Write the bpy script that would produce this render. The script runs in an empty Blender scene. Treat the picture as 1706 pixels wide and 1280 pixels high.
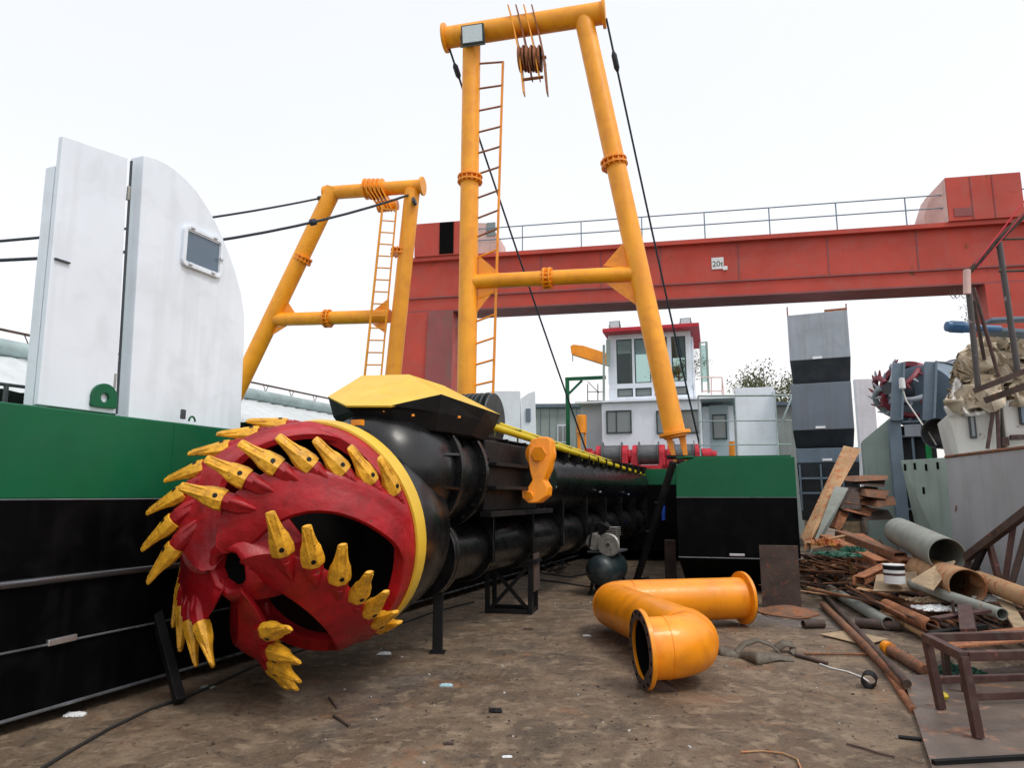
import bpy, math, random
from mathutils import Vector, Matrix, noise
R = math.radians
rnd = random.Random(7)
sc = bpy.context.scene
col = sc.collection

# ------------------------------------------------------------------ camera
FPX = 1170.0; PITCH = R(9.0); CH = 1.6
cd = bpy.data.cameras.new('camera'); cam = bpy.data.objects.new('camera', cd); col.objects.link(cam)
cam.location = (0, 0, CH); cam.rotation_euler = (R(90) + PITCH, 0, 0)
cd.sensor_width = 36; cd.lens = 36 * FPX / 1706; cd.clip_end = 2000; cd.clip_start = .05
sc.camera = cam
sc.view_settings.view_transform = 'Standard'; sc.view_settings.look = 'None'
sc.view_settings.exposure = 0.0; sc.view_settings.gamma = 1

# ------------------------------------------------------------------ sky
SUN_EL, SUN_AZ = R(58), R(130)        # azimuth from +Y clockwise: from behind on the right
w = bpy.data.worlds.new('World'); sc.world = w; w.use_nodes = True
nt = w.node_tree; bg = nt.nodes['Background']
sky = nt.nodes.new('ShaderNodeTexSky'); sky.sky_type = 'NISHITA'; sky.sun_disc = False
sky.sun_elevation = SUN_EL; sky.sun_rotation = SUN_AZ; sky.air_density = 1; sky.dust_density = 4
hs = nt.nodes.new('ShaderNodeHueSaturation'); hs.inputs['Saturation'].default_value = .35; hs.inputs['Value'].default_value = .06
nt.links.new(sky.outputs[0], hs.inputs['Color'])
tc = nt.nodes.new('ShaderNodeTexCoord'); sx = nt.nodes.new('ShaderNodeSeparateXYZ'); nt.links.new(tc.outputs['Generated'], sx.inputs[0])
cr = nt.nodes.new('ShaderNodeValToRGB'); nt.links.new(sx.outputs['Z'], cr.inputs[0])
cr.color_ramp.elements[0].position = .0; cr.color_ramp.elements[0].color = (1.0, .96, .90, 1)
cr.color_ramp.elements[1].position = .55; cr.color_ramp.elements[1].color = (.86, .88, .93, 1)
e = cr.color_ramp.elements.new(.22); e.color = (.90, .90, .925, 1)
cn = nt.nodes.new('ShaderNodeTexNoise'); cn.inputs['Scale'].default_value = 1.6; cn.inputs['Detail'].default_value = 5
nt.links.new(tc.outputs['Generated'], cn.inputs['Vector'])
cm = nt.nodes.new('ShaderNodeMapRange'); cm.inputs['To Min'].default_value = .94; cm.inputs['To Max'].default_value = 1.06
nt.links.new(cn.outputs[0], cm.inputs[0])
ml = nt.nodes.new('ShaderNodeVectorMath'); ml.operation = 'SCALE'; nt.links.new(cr.outputs[0], ml.inputs[0]); nt.links.new(cm.outputs[0], ml.inputs['Scale'])
ad = nt.nodes.new('ShaderNodeVectorMath'); ad.operation = 'ADD'
nt.links.new(ml.outputs[0], ad.inputs[0]); nt.links.new(hs.outputs[0], ad.inputs[1]); nt.links.new(ad.outputs[0], bg.inputs[0])
bg.inputs[1].default_value = .94
sd = bpy.data.lights.new('sun', 'SUN'); sd.energy = 1.45; sd.angle = R(14); sd.color = (1, .95, .87)
so = bpy.data.objects.new('sun', sd); col.objects.link(so)
sv = Vector((math.sin(SUN_AZ) * math.cos(SUN_EL), math.cos(SUN_AZ) * math.cos(SUN_EL), math.sin(SUN_EL)))
so.rotation_euler = sv.to_track_quat('Z', 'Y').to_euler()

# ------------------------------------------------------------------ geometry helpers
CP, SP = math.cos(PITCH), math.sin(PITCH)
def ray(u, v):
    dx = (u - 853) / FPX; dz = -(v - 640) / FPX
    return Vector((dx, CP - dz * SP, SP + dz * CP))
CAM = Vector((0, 0, CH))
def PY(u, v, Y): r = ray(u, v); return CAM + r * (Y / r.y)            # at a distance
def PZ(u, v, z=0): r = ray(u, v); return CAM + r * ((z - CH) / r.z)   # at a height
YAW = R(21.1); DS = Vector((math.sin(YAW), math.cos(YAW), 0)); DT = Vector((math.cos(YAW), -math.sin(YAW), 0))
UP = Vector((0, 0, 1))
def W(s, t, z): return DS * s + DT * t + UP * z
def PT(u, v, t): r = ray(u, v); k = t / r.dot(DT); return CAM + r * k
class Frame:
    def __init__(self, o, yaw):
        self.o = Vector((o[0], o[1], 0)); a = R(yaw)
        self.x = Vector((math.cos(a), -math.sin(a), 0)); self.y = Vector((math.sin(a), math.cos(a), 0))
    def p(self, x, y, z): return self.o + self.x * x + self.y * y + UP * z
    def on(self, u, v, y=0):
        r = ray(u, v); k = (self.y.dot(self.o - CAM) + y) / r.dot(self.y); return CAM + r * k
    def lx(self, u, v, y=0): q = self.on(u, v, y); return (q - self.o).dot(self.x), q.z

ORG = {}
class MB:
    def __init__(self): self.v = []; self.f = []; self.m = []
    def add(self, vs, fs, mi=0):
        n = len(self.v); self.v += [Vector(q) for q in vs]
        for f in fs: self.f.append([i + n for i in f]); self.m.append(mi)
        return self
    def hexa(self, p, mi=0):     # 8 corners: bottom 0-3, top 4-7
        return self.add(p, [(3, 2, 1, 0), (4, 5, 6, 7), (0, 1, 5, 4), (1, 2, 6, 5), (2, 3, 7, 6), (3, 0, 4, 7)], mi)
    def box(self, x0, x1, y0, y1, z0, z1, fr=None, mi=0):
        g = (lambda x, y, z: Vector((x, y, z))) if fr is None else fr.p
        return self.hexa([g(x0, y0, z0), g(x1, y0, z0), g(x1, y1, z0), g(x0, y1, z0), g(x0, y0, z1), g(x1, y0, z1), g(x1, y1, z1), g(x0, y1, z1)], mi)
    def sbox(self, s0, s1, t0, t1, z0, z1, mi=0):
        return self.hexa([W(s0, t0, z0), W(s0, t1, z0), W(s1, t1, z0), W(s1, t0, z0), W(s0, t0, z1), W(s0, t1, z1), W(s1, t1, z1), W(s1, t0, z1)], mi)
    def bar(self, a, b, w_, h, up=UP, mi=0):
        a = Vector(a); b = Vector(b); d = (b - a).normalized(); x = d.cross(Vector(up))
        if x.length < 1e-4: x = d.cross(Vector((1, 0, 0)))
        x.normalize(); y = x.cross(d).normalized(); x = x * w_ / 2; y = y * h / 2
        return self.hexa([a - x - y, a + x - y, b + x - y, b - x - y, a - x + y, a + x + y, b + x + y, b - x + y], mi)
    def sweep(self, pts, rs, n=16, caps=True, mi=0):
        pts = [Vector(q) for q in pts]
        if not hasattr(rs, '__len__'): rs = [rs] * len(pts)
        ref = None; base = len(self.v); N = len(pts)
        for i, q in enumerate(pts):
            d = (pts[min(i + 1, N - 1)] - pts[max(i - 1, 0)]).normalized()
            if ref is None: ref = d.cross(UP) if abs(d.z) < .9 else d.cross(Vector((1, 0, 0)))
            ref = (ref - d * ref.dot(d)).normalized(); o = d.cross(ref)
            for k in range(n):
                a = 2 * math.pi * k / n; self.v.append(q + (ref * math.cos(a) + o * math.sin(a)) * rs[i])
        for i in range(N - 1):
            for k in range(n):
                k2 = (k + 1) % n
                self.f.append([base + i * n + k, base + i * n + k2, base + (i + 1) * n + k2, base + (i + 1) * n + k]); self.m.append(mi)
        if caps:
            self.f.append([base + k for k in range(n)][::-1]); self.m.append(mi)
            self.f.append([base + (N - 1) * n + k for k in range(n)]); self.m.append(mi)
        return self
    def tube(self, a, b, r, r2=None, n=16, caps=True, mi=0): return self.sweep([a, b], [r, r if r2 is None else r2], n, caps, mi)
    def lathe(self, o, ax, prof, n=40, mi=0, closed=False):
        o = Vector(o); ax = Vector(ax).normalized(); ref = ax.cross(UP) if abs(ax.z) < .9 else ax.cross(Vector((1, 0, 0)))
        ref.normalize(); q = ax.cross(ref); base = len(self.v); N = len(prof)
        for x, r in prof:
            for k in range(n):
                a = 2 * math.pi * k / n; self.v.append(o + ax * x + (ref * math.cos(a) + q * math.sin(a)) * r)
        for i in range(N if closed else N - 1):
            j = (i + 1) % N
            for k in range(n):
                k2 = (k + 1) % n; self.f.append([base + i * n + k, base + i * n + k2, base + j * n + k2, base + j * n + k]); self.m.append(mi)
        return self
    def pipe(self, a, b, r, th=.01, n=24, mi=0):    # open ended tube with wall
        a = Vector(a); b = Vector(b); L = (b - a).length
        return self.lathe(a, b - a, [(0, r), (L, r), (L, r - th), (0, r - th)], n, mi, True)
    def prism(self, poly, off, mi=0):
        poly = [Vector(q) for q in poly]; off = Vector(off); n = len(poly)
        return self.add(poly + [q + off for q in poly], [list(range(n))[::-1], list(range(n, 2 * n))] + [[i, (i + 1) % n, n + (i + 1) % n, n + i] for i in range(n)], mi)
    def build(self, name, mats, parent=None, smooth=0, bevel=0, kind=None):
        if not isinstance(mats, (list, tuple)): mats = [mats]
        o0 = ORG.get(parent.name, Vector()) if parent else (sum(self.v, Vector()) / len(self.v) if kind is None else Vector())
        if parent is None and kind is None: o0 = Vector((o0.x, o0.y, min(q.z for q in self.v)))
        me = bpy.data.meshes.new(name); me.from_pydata([q - o0 for q in self.v], [], self.f)
        for m_ in mats: me.materials.append(m_)
        me.polygons.foreach_set('material_index', self.m); me.update()
        import bmesh
        bm = bmesh.new(); bm.from_mesh(me); bmesh.ops.recalc_face_normals(bm, faces=bm.faces); bm.to_mesh(me); bm.free()
        if smooth: me.shade_smooth(); me.set_sharp_from_angle(angle=R(smooth))
        o = bpy.data.objects.new(name, me); col.objects.link(o); ORG[o.name] = o0
        if parent: o.parent = parent
        else: o.location = o0
        if kind: o['kind'] = kind
        if bevel:
            b = o.modifiers.new('bevel', 'BEVEL'); b.width = bevel; b.segments = 2; b.limit_method = 'ANGLE'; b.angle_limit = R(40)
        return o
def thing(name, label, cat, loc, group=None):
    o = bpy.data.objects.new(name, None); col.objects.link(o); o.location = loc; o.empty_display_size = .1
    ORG[o.name] = Vector(loc); o['label'] = label; o['category'] = cat
    if group: o['group'] = group
    return o
def tag(o, label, cat, group=None, kind=None):
    o['label'] = label; o['category'] = cat
    if group: o['group'] = group
    if kind: o['kind'] = kind
    return o
def kids(o): return [c for c in bpy.data.objects if c.parent == o]
def copy_tree(o, parent=None):
    c = o.copy(); col.objects.link(c); c.parent = parent
    if o.name in ORG: ORG[c.name] = ORG[o.name]
    for ch in kids(o):
        if ch.name != c.name: copy_tree(ch, c)
    return c

# ------------------------------------------------------------------ materials
def mat(name, c, rough=.5, metal=0, var=.12, scale=2.0, rust=0, rustc=(.16, .06, .025), dirt=0, dirtc=(.12, .10, .08), bump=.05, bscale=40, spec=.5, streak=0, coat=0):
    m = bpy.data.materials.new(name); m.use_nodes = True; t = m.node_tree; N = t.nodes; L = t.links
    p = N['Principled BSDF']; p.inputs['Roughness'].default_value = rough; p.inputs['Metallic'].default_value = metal
    p.inputs['Specular IOR Level'].default_value = spec; p.inputs['Coat Weight'].default_value = coat
    tc = N.new('ShaderNodeTexCoord')
    def nz(s, d=4, vec=None, dist=0):
        n = N.new('ShaderNodeTexNoise'); n.inputs['Scale'].default_value = s; n.inputs['Detail'].default_value = d; n.inputs['Distortion'].default_value = dist
        L.new(vec or tc.outputs['Object'], n.inputs['Vector']); return n.outputs[0]
    def rampf(src, a, b):
        r = N.new('ShaderNodeMapRange'); r.inputs['From Min'].default_value = a; r.inputs['From Max'].default_value = b; L.new(src, r.inputs[0]); return r.outputs[0]
    def mix(f, a, b):
        x = N.new('ShaderNodeMix'); x.data_type = 'RGBA'
        if isinstance(f, float): x.inputs[0].default_value = f
        else: L.new(f, x.inputs[0])
        for i, q in ((6, a), (7, b)):
            if isinstance(q, tuple): x.inputs[i].default_value = (*q[:3], 1)
            else: L.new(q, x.inputs[i])
        return x.outputs[2]
    def sc_(k): return tuple(min(1, q * k) for q in c)
    cur = mix(rampf(nz(scale), .3, .7), sc_(1 - var), sc_(1 + var))
    ro = rampf(nz(scale * 3, 5), .25, .75)
    rr = N.new('ShaderNodeMapRange'); L.new(ro, rr.inputs[0]); rr.inputs['To Min'].default_value = max(.03, rough - .09); rr.inputs['To Max'].default_value = min(1, rough + .12)
    rcur = rr.outputs[0]
    if streak:
        mp = N.new('ShaderNodeMapping'); mp.inputs['Scale'].default_value = (5, 5, .35); L.new(tc.outputs['Object'], mp.inputs[0])
        f = rampf(nz(1.6, 5, mp.outputs[0]), .52, .78); mm = N.new('ShaderNodeMath'); mm.operation = 'MULTIPLY'; mm.inputs[1].default_value = streak; L.new(f, mm.inputs[0])
        cur = mix(mm.outputs[0], cur, dirtc)
    if dirt:
        f = rampf(nz(scale * 2.3, 6, dist=.6), .48, .72); mm = N.new('ShaderNodeMath'); mm.operation = 'MULTIPLY'; mm.inputs[1].default_value = dirt; L.new(f, mm.inputs[0])
        cur = mix(mm.outputs[0], cur, dirtc)
    if rust:
        f = rampf(nz(scale * 4, 8, dist=.8), .70 - rust * .38, .76 - rust * .3)
        rc = mix(rampf(nz(scale * 14, 4), .3, .7), tuple(q * .55 for q in rustc), tuple(min(1, q * 1.7) for q in rustc))
        cur = mix(f, cur, rc)
        x = N.new('ShaderNodeMix'); L.new(f, x.inputs[0]); L.new(rcur, x.inputs[2]); x.inputs[3].default_value = .9; rcur = x.outputs[0]
    L.new(cur, p.inputs['Base Color']); L.new(rcur, p.inputs['Roughness'])
    if bump:
        b = N.new('ShaderNodeBump'); b.inputs['Strength'].default_value = bump; b.inputs['Distance'].default_value = .02
        L.new(nz(bscale, 6), b.inputs['Height']); L.new(b.outputs[0], p.inputs['Normal'])
    return m
M = {}
M['white'] = mat('white_paint', (.77, .83, .91), .42, var=.05, scale=1.3, dirt=.25, dirtc=(.45, .48, .5), streak=.25, bump=.06, bscale=6)
M['white_old'] = mat('aged_white_paint', (.68, .67, .63), .6, var=.08, streak=.5, dirtc=(.4, .33, .25), rust=.12)
M['green'] = mat('green_hull_paint', (.004, .105, .042), .42, var=.12, scale=1.5, dirt=.2, dirtc=(.02, .09, .06), bump=.35, bscale=1.3, streak=.25, spec=.25)
M['black'] = mat('black_hull_paint', (.0022, .0024, .003), .4, var=.4, scale=1.5, bump=.3, bscale=1.2, spec=.05, dirt=.5, dirtc=(.009, .009, .009), streak=.5)
M['blackgloss'] = mat('black_machine_paint', (.005, .005, .0055), .27, var=.4, scale=2, dirt=.15, dirtc=(.012, .011, .010), bump=.012, bscale=7, spec=.5)
M['blackflat'] = mat('black_steel', (.006, .006, .007), .55, var=.4, spec=.25, dirt=.3, dirtc=(.03, .025, .02))
M['orange'] = mat('orange_yellow_paint', (.90, .30, .003), .40, var=.1, scale=2.2, dirt=.4, dirtc=(.5, .14, .01), bump=.08, bscale=7, streak=.35, coat=.15)
M['mast'] = mat('mast_yellow_paint', (.93, .365, .012), .42, var=.12, scale=1.6, dirt=.4, dirtc=(.62, .19, .02), streak=.4, bump=.08, bscale=9)
M['hood'] = mat('hood_yellow_paint', (.74, .47, .04), .4, var=.08, dirt=.3, dirtc=(.55, .3, .04), bump=.08, bscale=8)
M['pipeyel'] = mat('lemon_yellow_paint', (.66, .50, .01), .35, var=.1)
M['tooth'] = mat('tooth_yellow_paint', (.74, .37, .02), .46, var=.25, scale=9, dirt=.6, dirtc=(.34, .13, .01), bump=.5, bscale=24, rust=.12, rustc=(.10, .05, .02))
M['red'] = mat('cutter_red_paint', (.34, .005, .010), .42, var=.25, scale=4, dirt=.6, dirtc=(.18, .006, .009), bump=.5, bscale=11, spec=.45, rust=.05, rustc=(.10, .04, .03))
M['winchred'] = mat('winch_red_paint', (.50, .012, .03), .4, var=.1)
M['crane'] = mat('crane_red_paint', (.44, .047, .027), .62, var=.14, scale=.7, dirt=.5, dirtc=(.36, .08, .06), streak=.45, rust=.06, bump=.04, bscale=3)
M['cranedark'] = mat('crane_dark_red_paint', (.25, .06, .06), .65, var=.15, scale=.7, dirt=.4, streak=.4)
M['cranepale'] = mat('faded_pink_paint', (.62, .42, .38), .6, var=.15, streak=.6, dirtc=(.4, .2, .16))
M['steel'] = mat('grey_primer', (.34, .38, .43), .55, var=.13, scale=.9, dirt=.35, dirtc=(.2, .2, .19), streak=.5, bump=.05, bscale=4)
M['steelblue'] = mat('blue_grey_primer', (.15, .21, .27), .5, var=.15, scale=.9, dirt=.35, dirtc=(.1, .12, .13), streak=.4)
M['steeldark'] = mat('dark_grey_primer', (.045, .055, .065), .55, var=.2, dirt=.3)
M['hullgrey'] = mat('weathered_grey_hull', (.38, .385, .41), .6, var=.1, scale=.6, dirt=.45, dirtc=(.27, .31, .28), streak=.7, bump=.08, bscale=3, rust=.05)
M['palegreen'] = mat('pale_green_grey_plate', (.30, .38, .34), .6, var=.12, streak=.5, dirtc=(.2, .2, .17))
M['rust'] = mat('rusty_steel', (.17, .085, .05), .82, var=.35, scale=3, rust=.55, rustc=(.22, .08, .03), bump=.4, bscale=30)
M['rustdark'] = mat('dark_rusty_steel', (.06, .038, .03), .75, var=.4, scale=4, rust=.3, rustc=(.13, .05, .03), bump=.3, bscale=30)
M['rustorange'] = mat('orange_rust', (.26, .10, .045), .85, var=.3, scale=5, rust=.4, rustc=(.36, .15, .06), bump=.4, bscale=25)
M['tan'] = mat('tan_rusty_plate', (.40, .24, .12), .8, var=.25, scale=2, rust=.5, rustc=(.33, .12, .05), bump=.3, bscale=20)
M['card'] = mat('brown_cardboard', (.36, .26, .16), .85, var=.2, scale=5, dirt=.4)
M['pipegrey'] = mat('grey_green_pipe', (.26, .28, .25), .6, var=.15, scale=3, dirt=.5, dirtc=(.18, .16, .12), rust=.1)
M['maroon'] = mat('maroon_primer', (.06, .024, .02), .6, var=.3, scale=4, rust=.2, rustc=(.18, .07, .05), dirt=.4)
M['rope'] = mat('wire_rope', (.035, .042, .055), .5, metal=.5, var=.4, scale=60, bump=.6, bscale=120)
M['drum'] = mat('wound_wire_rope', (.12, .125, .13), .5, metal=.3, var=.3, scale=30)
M['pine'] = mat('blue_paint', (.03, .12, .26), .4, dirt=.3)
M['teal'] = mat('dark_teal_paint', (.014, .026, .030), .35, var=.2, dirt=.5, dirtc=(.09, .08, .06))
M['metal'] = mat('dirty_aluminium', (.32, .31, .29), .45, metal=.6, var=.3, scale=12, dirt=.6)
M['zinc'] = mat('bare_zinc', (.75, .76, .78), .3, metal=.9, var=.1)
M['galv'] = mat('galvanised_pipe', (.36, .46, .47), .45, metal=.2, var=.15, dirt=.3)
M['roof'] = mat('pale_corrugated_roof', (.56, .60, .61), .55, var=.08, scale=.6, streak=.3)
M['tarp'] = mat('cream_tarpaulin', (.62, .53, .40), .7, var=.25, scale=2.5, dirt=.6, dirtc=(.36, .26, .16), bump=.4, bscale=8)
M['tarpwhite'] = mat('white_plastic_sheet', (.72, .70, .66), .4, var=.12, dirt=.4, dirtc=(.5, .42, .33), bump=.4, bscale=8)
M['netgreen'] = mat('green_netting', (.012, .075, .045), .6, var=.35, scale=9)
M['trashred'] = mat('printed_bag', (.35, .09, .03), .4, var=.5, scale=8, dirt=.6, dirtc=(.5, .4, .05))
M['paper'] = mat('white_scrap', (.7, .72, .72), .6, var=.1, dirt=.4, dirtc=(.4, .38, .34))
M['bluepaper'] = mat('pale_blue_scrap', (.40, .58, .64), .5, var=.15, dirt=.4)
M['wood'] = mat('weathered_plank', (.34, .25, .15), .85, var=.3, scale=5, dirt=.5, bump=.4)
M['rubber'] = mat('black_rubber', (.018, .018, .018), .7)
M['belt'] = mat('worn_grey_webbing', (.13, .11, .085), .85, var=.25, scale=12, dirt=.6, dirtc=(.07, .055, .04), bump=.5)
M['frame'] = mat('dark_window_frame', (.02, .045, .045), .4)
M['darkin'] = mat('interior_shade', (.004, .004, .004), .9, spec=.05)  # near-black colour stands in for shade inside holes, openings and the cutter
M['housegrey'] = mat('pale_grey_green_wall', (.34, .41, .40), .7, var=.08, streak=.4)
M['blueread'] = mat('blue_plastic', (.02, .08, .5), .4)
M['bark'] = mat('bark', (.09, .07, .05), .9)
M['leaf'] = mat('leaf_green', (.10, .12, .04), .7, var=.5, scale=3)
M['ink'] = mat('dark_lettering', (.05, .08, .08), .7)
M['gravel'] = mat('dusty_rubble', (.13, .10, .075), .9, var=.45, scale=6, bump=.5)
def glass(name, c, rough=.06):
    m = mat(name, c, rough, var=.15, scale=1, bump=.0, spec=.8); return m
M['glass'] = glass('window_glass', (.17, .20, .205))  # paler base colour stands in for reflections on the panes
M['glasspale'] = glass('pale_window_glass', (.36, .42, .42))
M['glassgrey'] = glass('blue_grey_acrylic', (.09, .14, .20), .18)
def lampface(name):
    m = mat(name, (.62, .72, .76), .15, var=.15, scale=40, bump=.0); return m
M['lamp'] = lampface('led_lamp_face')
# ground
def ground_mat():
    m = bpy.data.materials.new('stained_concrete_yard'); m.use_nodes = True; t = m.node_tree; N = t.nodes; L = t.links; p = N['Principled BSDF']
    g = N.new('ShaderNodeNewGeometry'); P = g.outputs['Position']
    def nz(s, d=5, dist=0, sc3=None):
        n = N.new('ShaderNodeTexNoise'); n.inputs['Scale'].default_value = s; n.inputs['Detail'].default_value = d; n.inputs['Distortion'].default_value = dist; n.inputs['Roughness'].default_value = .62
        v = P
        if sc3:
            mp = N.new('ShaderNodeMapping'); mp.inputs['Scale'].default_value = sc3; mp.inputs['Rotation'].default_value = (0, 0, R(-21)); L.new(P, mp.inputs[0]); v = mp.outputs[0]
        L.new(v, n.inputs['Vector']); return n.outputs[0]
    def rf(src, a, b, k=1):
        r = N.new('ShaderNodeMapRange'); r.inputs['From Min'].default_value = a; r.inputs['From Max'].default_value = b; r.inputs['To Max'].default_value = k; L.new(src, r.inputs[0]); return r.outputs[0]
    def mix(f, a, b, bt='MIX'):
        x = N.new('ShaderNodeMix'); x.data_type = 'RGBA'; x.blend_type = bt; L.new(f, x.inputs[0])
        for i, q in ((6, a), (7, b)):
            if isinstance(q, tuple): x.inputs[i].default_value = (*q, 1)
            else: L.new(q, x.inputs[i])
        return x.outputs[2]
    c = mix(rf(nz(.45, 6), .35, .65), (.110, .074, .047), (.195, .140, .093))
    c = mix(rf(nz(2.2, 8, .5), .45, .68, .75), c, (.27, .195, .13))
    c = mix(rf(nz(.7, 5, 1.0), .56, .72, .55), c, (.19, .095, .055))
    c = mix(rf(nz(1.1, 6, .6), .56, .74, .8), c, (.045, .038, .033))
    c = mix(rf(nz(.33, 4, .8), .55, .68, .7), c, (.115, .118, .125))
    c = mix(rf(nz(5.5, 8, 1.4), .58, .72, .7), c, (.05, .036, .026))
    c = mix(rf(nz(11, 7, .6), .57, .72, .6), c, (.27, .225, .175))
    c = mix(rf(nz(38, 4), .60, .70, .8), c, (.30, .25, .20))
    c = mix(rf(nz(30, 4, .4), .64, .74, .9), c, (.022, .018, .015))
    c = mix(rf(nz(1.6, 9, .8), .44, .62, .55), c, (.055, .042, .032))
    c = mix(rf(nz(6, 9, .5), .52, .66, .8), c, (.29, .215, .145))
    c = mix(rf(nz(15, 6, .4), .57, .66, .75), c, (.035, .026, .020))
    c = mix(rf(nz(2.1, 6, .9), .58, .70, .6), c, (.26, .13, .065))
    v = N.new('ShaderNodeTexVoronoi'); v.feature = 'DISTANCE_TO_EDGE'; v.inputs['Scale'].default_value = .3
    wv = N.new('ShaderNodeVectorMath'); wv.operation = 'MULTIPLY_ADD'; wn = N.new('ShaderNodeTexNoise'); wn.inputs['Scale'].default_value = 2.5; L.new(P, wn.inputs['Vector'])
    wv.inputs[1].default_value = (.5, .5, 0); L.new(wn.outputs['Color'], wv.inputs[0]); L.new(P, wv.inputs[2]); L.new(wv.outputs[0], v.inputs['Vector'])
    crk = rf(v.outputs['Distance'], .010, .0); c = mix(rf(v.outputs['Distance'], .004, .001, .3), c, (.03, .022, .018))
    L.new(c, p.inputs['Base Color'])
    L.new(rf(nz(1.3, 5), .3, .7), N.new('ShaderNodeMath').inputs[0])
    r2 = N.new('ShaderNodeMapRange'); r2.inputs['To Min'].default_value = .42; r2.inputs['To Max'].default_value = .85; r2.inputs['From Min'].default_value = .35; r2.inputs['From Max'].default_value = .6; L.new(nz(1.3, 5), r2.inputs[0]); L.new(r2.outputs[0], p.inputs['Roughness'])
    p.inputs['Specular IOR Level'].default_value = .35
    b = N.new('ShaderNodeBump'); b.inputs['Strength'].default_value = .55; b.inputs['Distance'].default_value = .03
    a = N.new('ShaderNodeMath'); a.operation = 'ADD'; L.new(nz(14, 9, .4), a.inputs[0]); L.new(nz(60, 5), a.inputs[1]); L.new(a.outputs[0], b.inputs['Height']); L.new(b.outputs[0], p.inputs['Normal'])
    return m
g = MB(); g.add([(-400, -60, 0), (400, -60, 0), (400, 700, 0), (-400, 700, 0)], [(0, 1, 2, 3)]); g.build('ground', ground_mat(), kind='structure')

# common pieces -----------------------------------------------------
def flange_pair(mb, c, ax, r, n=12, th=.03, gap=.05, mi=0, bolt=.018):
    ax = Vector(ax).normalized(); c = Vector(c)
    for s in (-1, 1): mb.tube(c + ax * (s * gap - th / 2), c + ax * (s * gap + th / 2), r, n=28, mi=mi)
    ref = ax.cross(UP) if abs(ax.z) < .9 else ax.cross(Vector((1, 0, 0))); ref.normalize(); q = ax.cross(ref)
    for k in range(n):
        a = 2 * math.pi * (k + .5) / n; o = (ref * math.cos(a) + q * math.sin(a)) * (r * .88)
        mb.tube(c + o - ax * (gap + th * 1.5), c + o + ax * (gap + th * 1.5), bolt, n=6, mi=mi)
def catenary(a, b, sag, n=14):
    a = Vector(a); b = Vector(b); return [a.lerp(b, i / n) - UP * (sag * 4 * (i / n) * (1 - i / n)) for i in range(n + 1)]

# ================================================================== LEFT HULL
HT = -4.95
hull = thing('dredger_hull', 'long green and black steel hull running along the left side behind the cutter head', 'hull', W(8, -7, 0))
m_ = MB(); m_.sbox(-2.5, 30, -10.6, HT, 1.57, 2.23); m_.build('green_band', M['green'], hull, bevel=.012)
m_ = MB(); m_.sbox(-2.5, 30, -10.6, HT, 1.0, 1.566)
prof = [(HT, 1.0), (HT - .012, .55), (HT - .03, .09), (HT - .25, .02), (-10.5, .02), (-10.6, 1.0)]
m_.prism([W(-2.5, t, z) for t, z in prof], DS * 32.5); m_.build('black_side', M['black'], hull)
m_ = MB()
m_.tube(W(-2.5, HT + .01, 1.0), W(30, HT + .01, 1.0), .03, n=10)
m_.build('bilge_rail', mat('glossy_black_rail', (.03, .033, .036), .16, spec=1.0, bump=.02, coat=1), hull, smooth=40)  # rail lightened and polished to carry the highlight line along the hull
m_ = MB(); m_.tube(W(-2.5, HT + .0, .55), W(30, HT + .0, .55), .009, n=8); m_.tube(W(-2.5, HT - .02, .10), W(30, HT - .02, .10), .013, n=8)
m_.tube(W(-2.5, HT + .0, 1.568), W(30, HT + .0, 1.568), .006, n=6); m_.build('weld_seam', mat('scuffed_black_edge', (.10, .11, .12), .25, spec=1, var=.4, scale=3), hull, smooth=40)
m_ = MB()
for u, v in ((103, 1069),):
    q = PT(u, v, HT + .02); m_.bar(q - DS * .11 + UP * .005, q + DS * .11 + UP * .01, .03, .045)
m_.build('anode_plate', M['zinc'], hull, bevel=.006)
q = PT(175, 668, -5.08)
m_ = MB(); n = 24
pr = [(.115 * math.cos(a), .125 * math.sin(a)) for a in [math.pi * i / n for i in range(n + 1)]]
outer = [(x, z + .06) for x, z in pr] ; hole = (.0, .075, .033)
# plate with a hole: ring of quads
ring = []; N_ = 32
for i in range(N_):
    a = 2 * math.pi * i / N_; c_, s_ = math.cos(a), math.sin(a)
    rr = .115 if s_ > -.2 else min(.16, .12 / max(.5, abs(s_)))
    ring.append((c_ * (.115 if s_ > -.2 else .125), max(-.08, s_ * rr)))
base = q - UP * .02
V = []
for off in (0, .03):
    V += [base + DS * x + UP * (z + .045) - DT * off for x, z in ring] + [base + DS * .038 * math.cos(2 * math.pi * i / N_) + UP * (.038 * math.sin(2 * math.pi * i / N_) + .045) - DT * off for i in range(N_)]
F = []
for i in range(N_):
    j = (i + 1) % N_
    F += [(i, j, N_ + j, N_ + i), (2 * N_ + i, 3 * N_ + i, 3 * N_ + j, 2 * N_ + j), (i, 2 * N_ + i, 2 * N_ + j, j), (N_ + i, N_ + j, 3 * N_ + j, 3 * N_ + i)]
m_.add(V, F); m_.build('lifting_lug', M['green'], hull, bevel=.003)
q = PT(305, 691, -5.0); m_ = MB(); m_.bar(q - UP * .04, q + UP * .045, .05, .03); m_.build('deck_bracket', M['steeldark'], hull, bevel=.003)
q = PT(320, 699, -5.0); m_ = MB(); m_.sweep([q + DS * (.035 * math.cos(a)) + UP * (.045 * math.sin(a) - .02) for a in [math.pi * i / 10 for i in range(11)]], .009, 8); m_.build('deck_loop', M['green'], hull, smooth=40)
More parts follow.
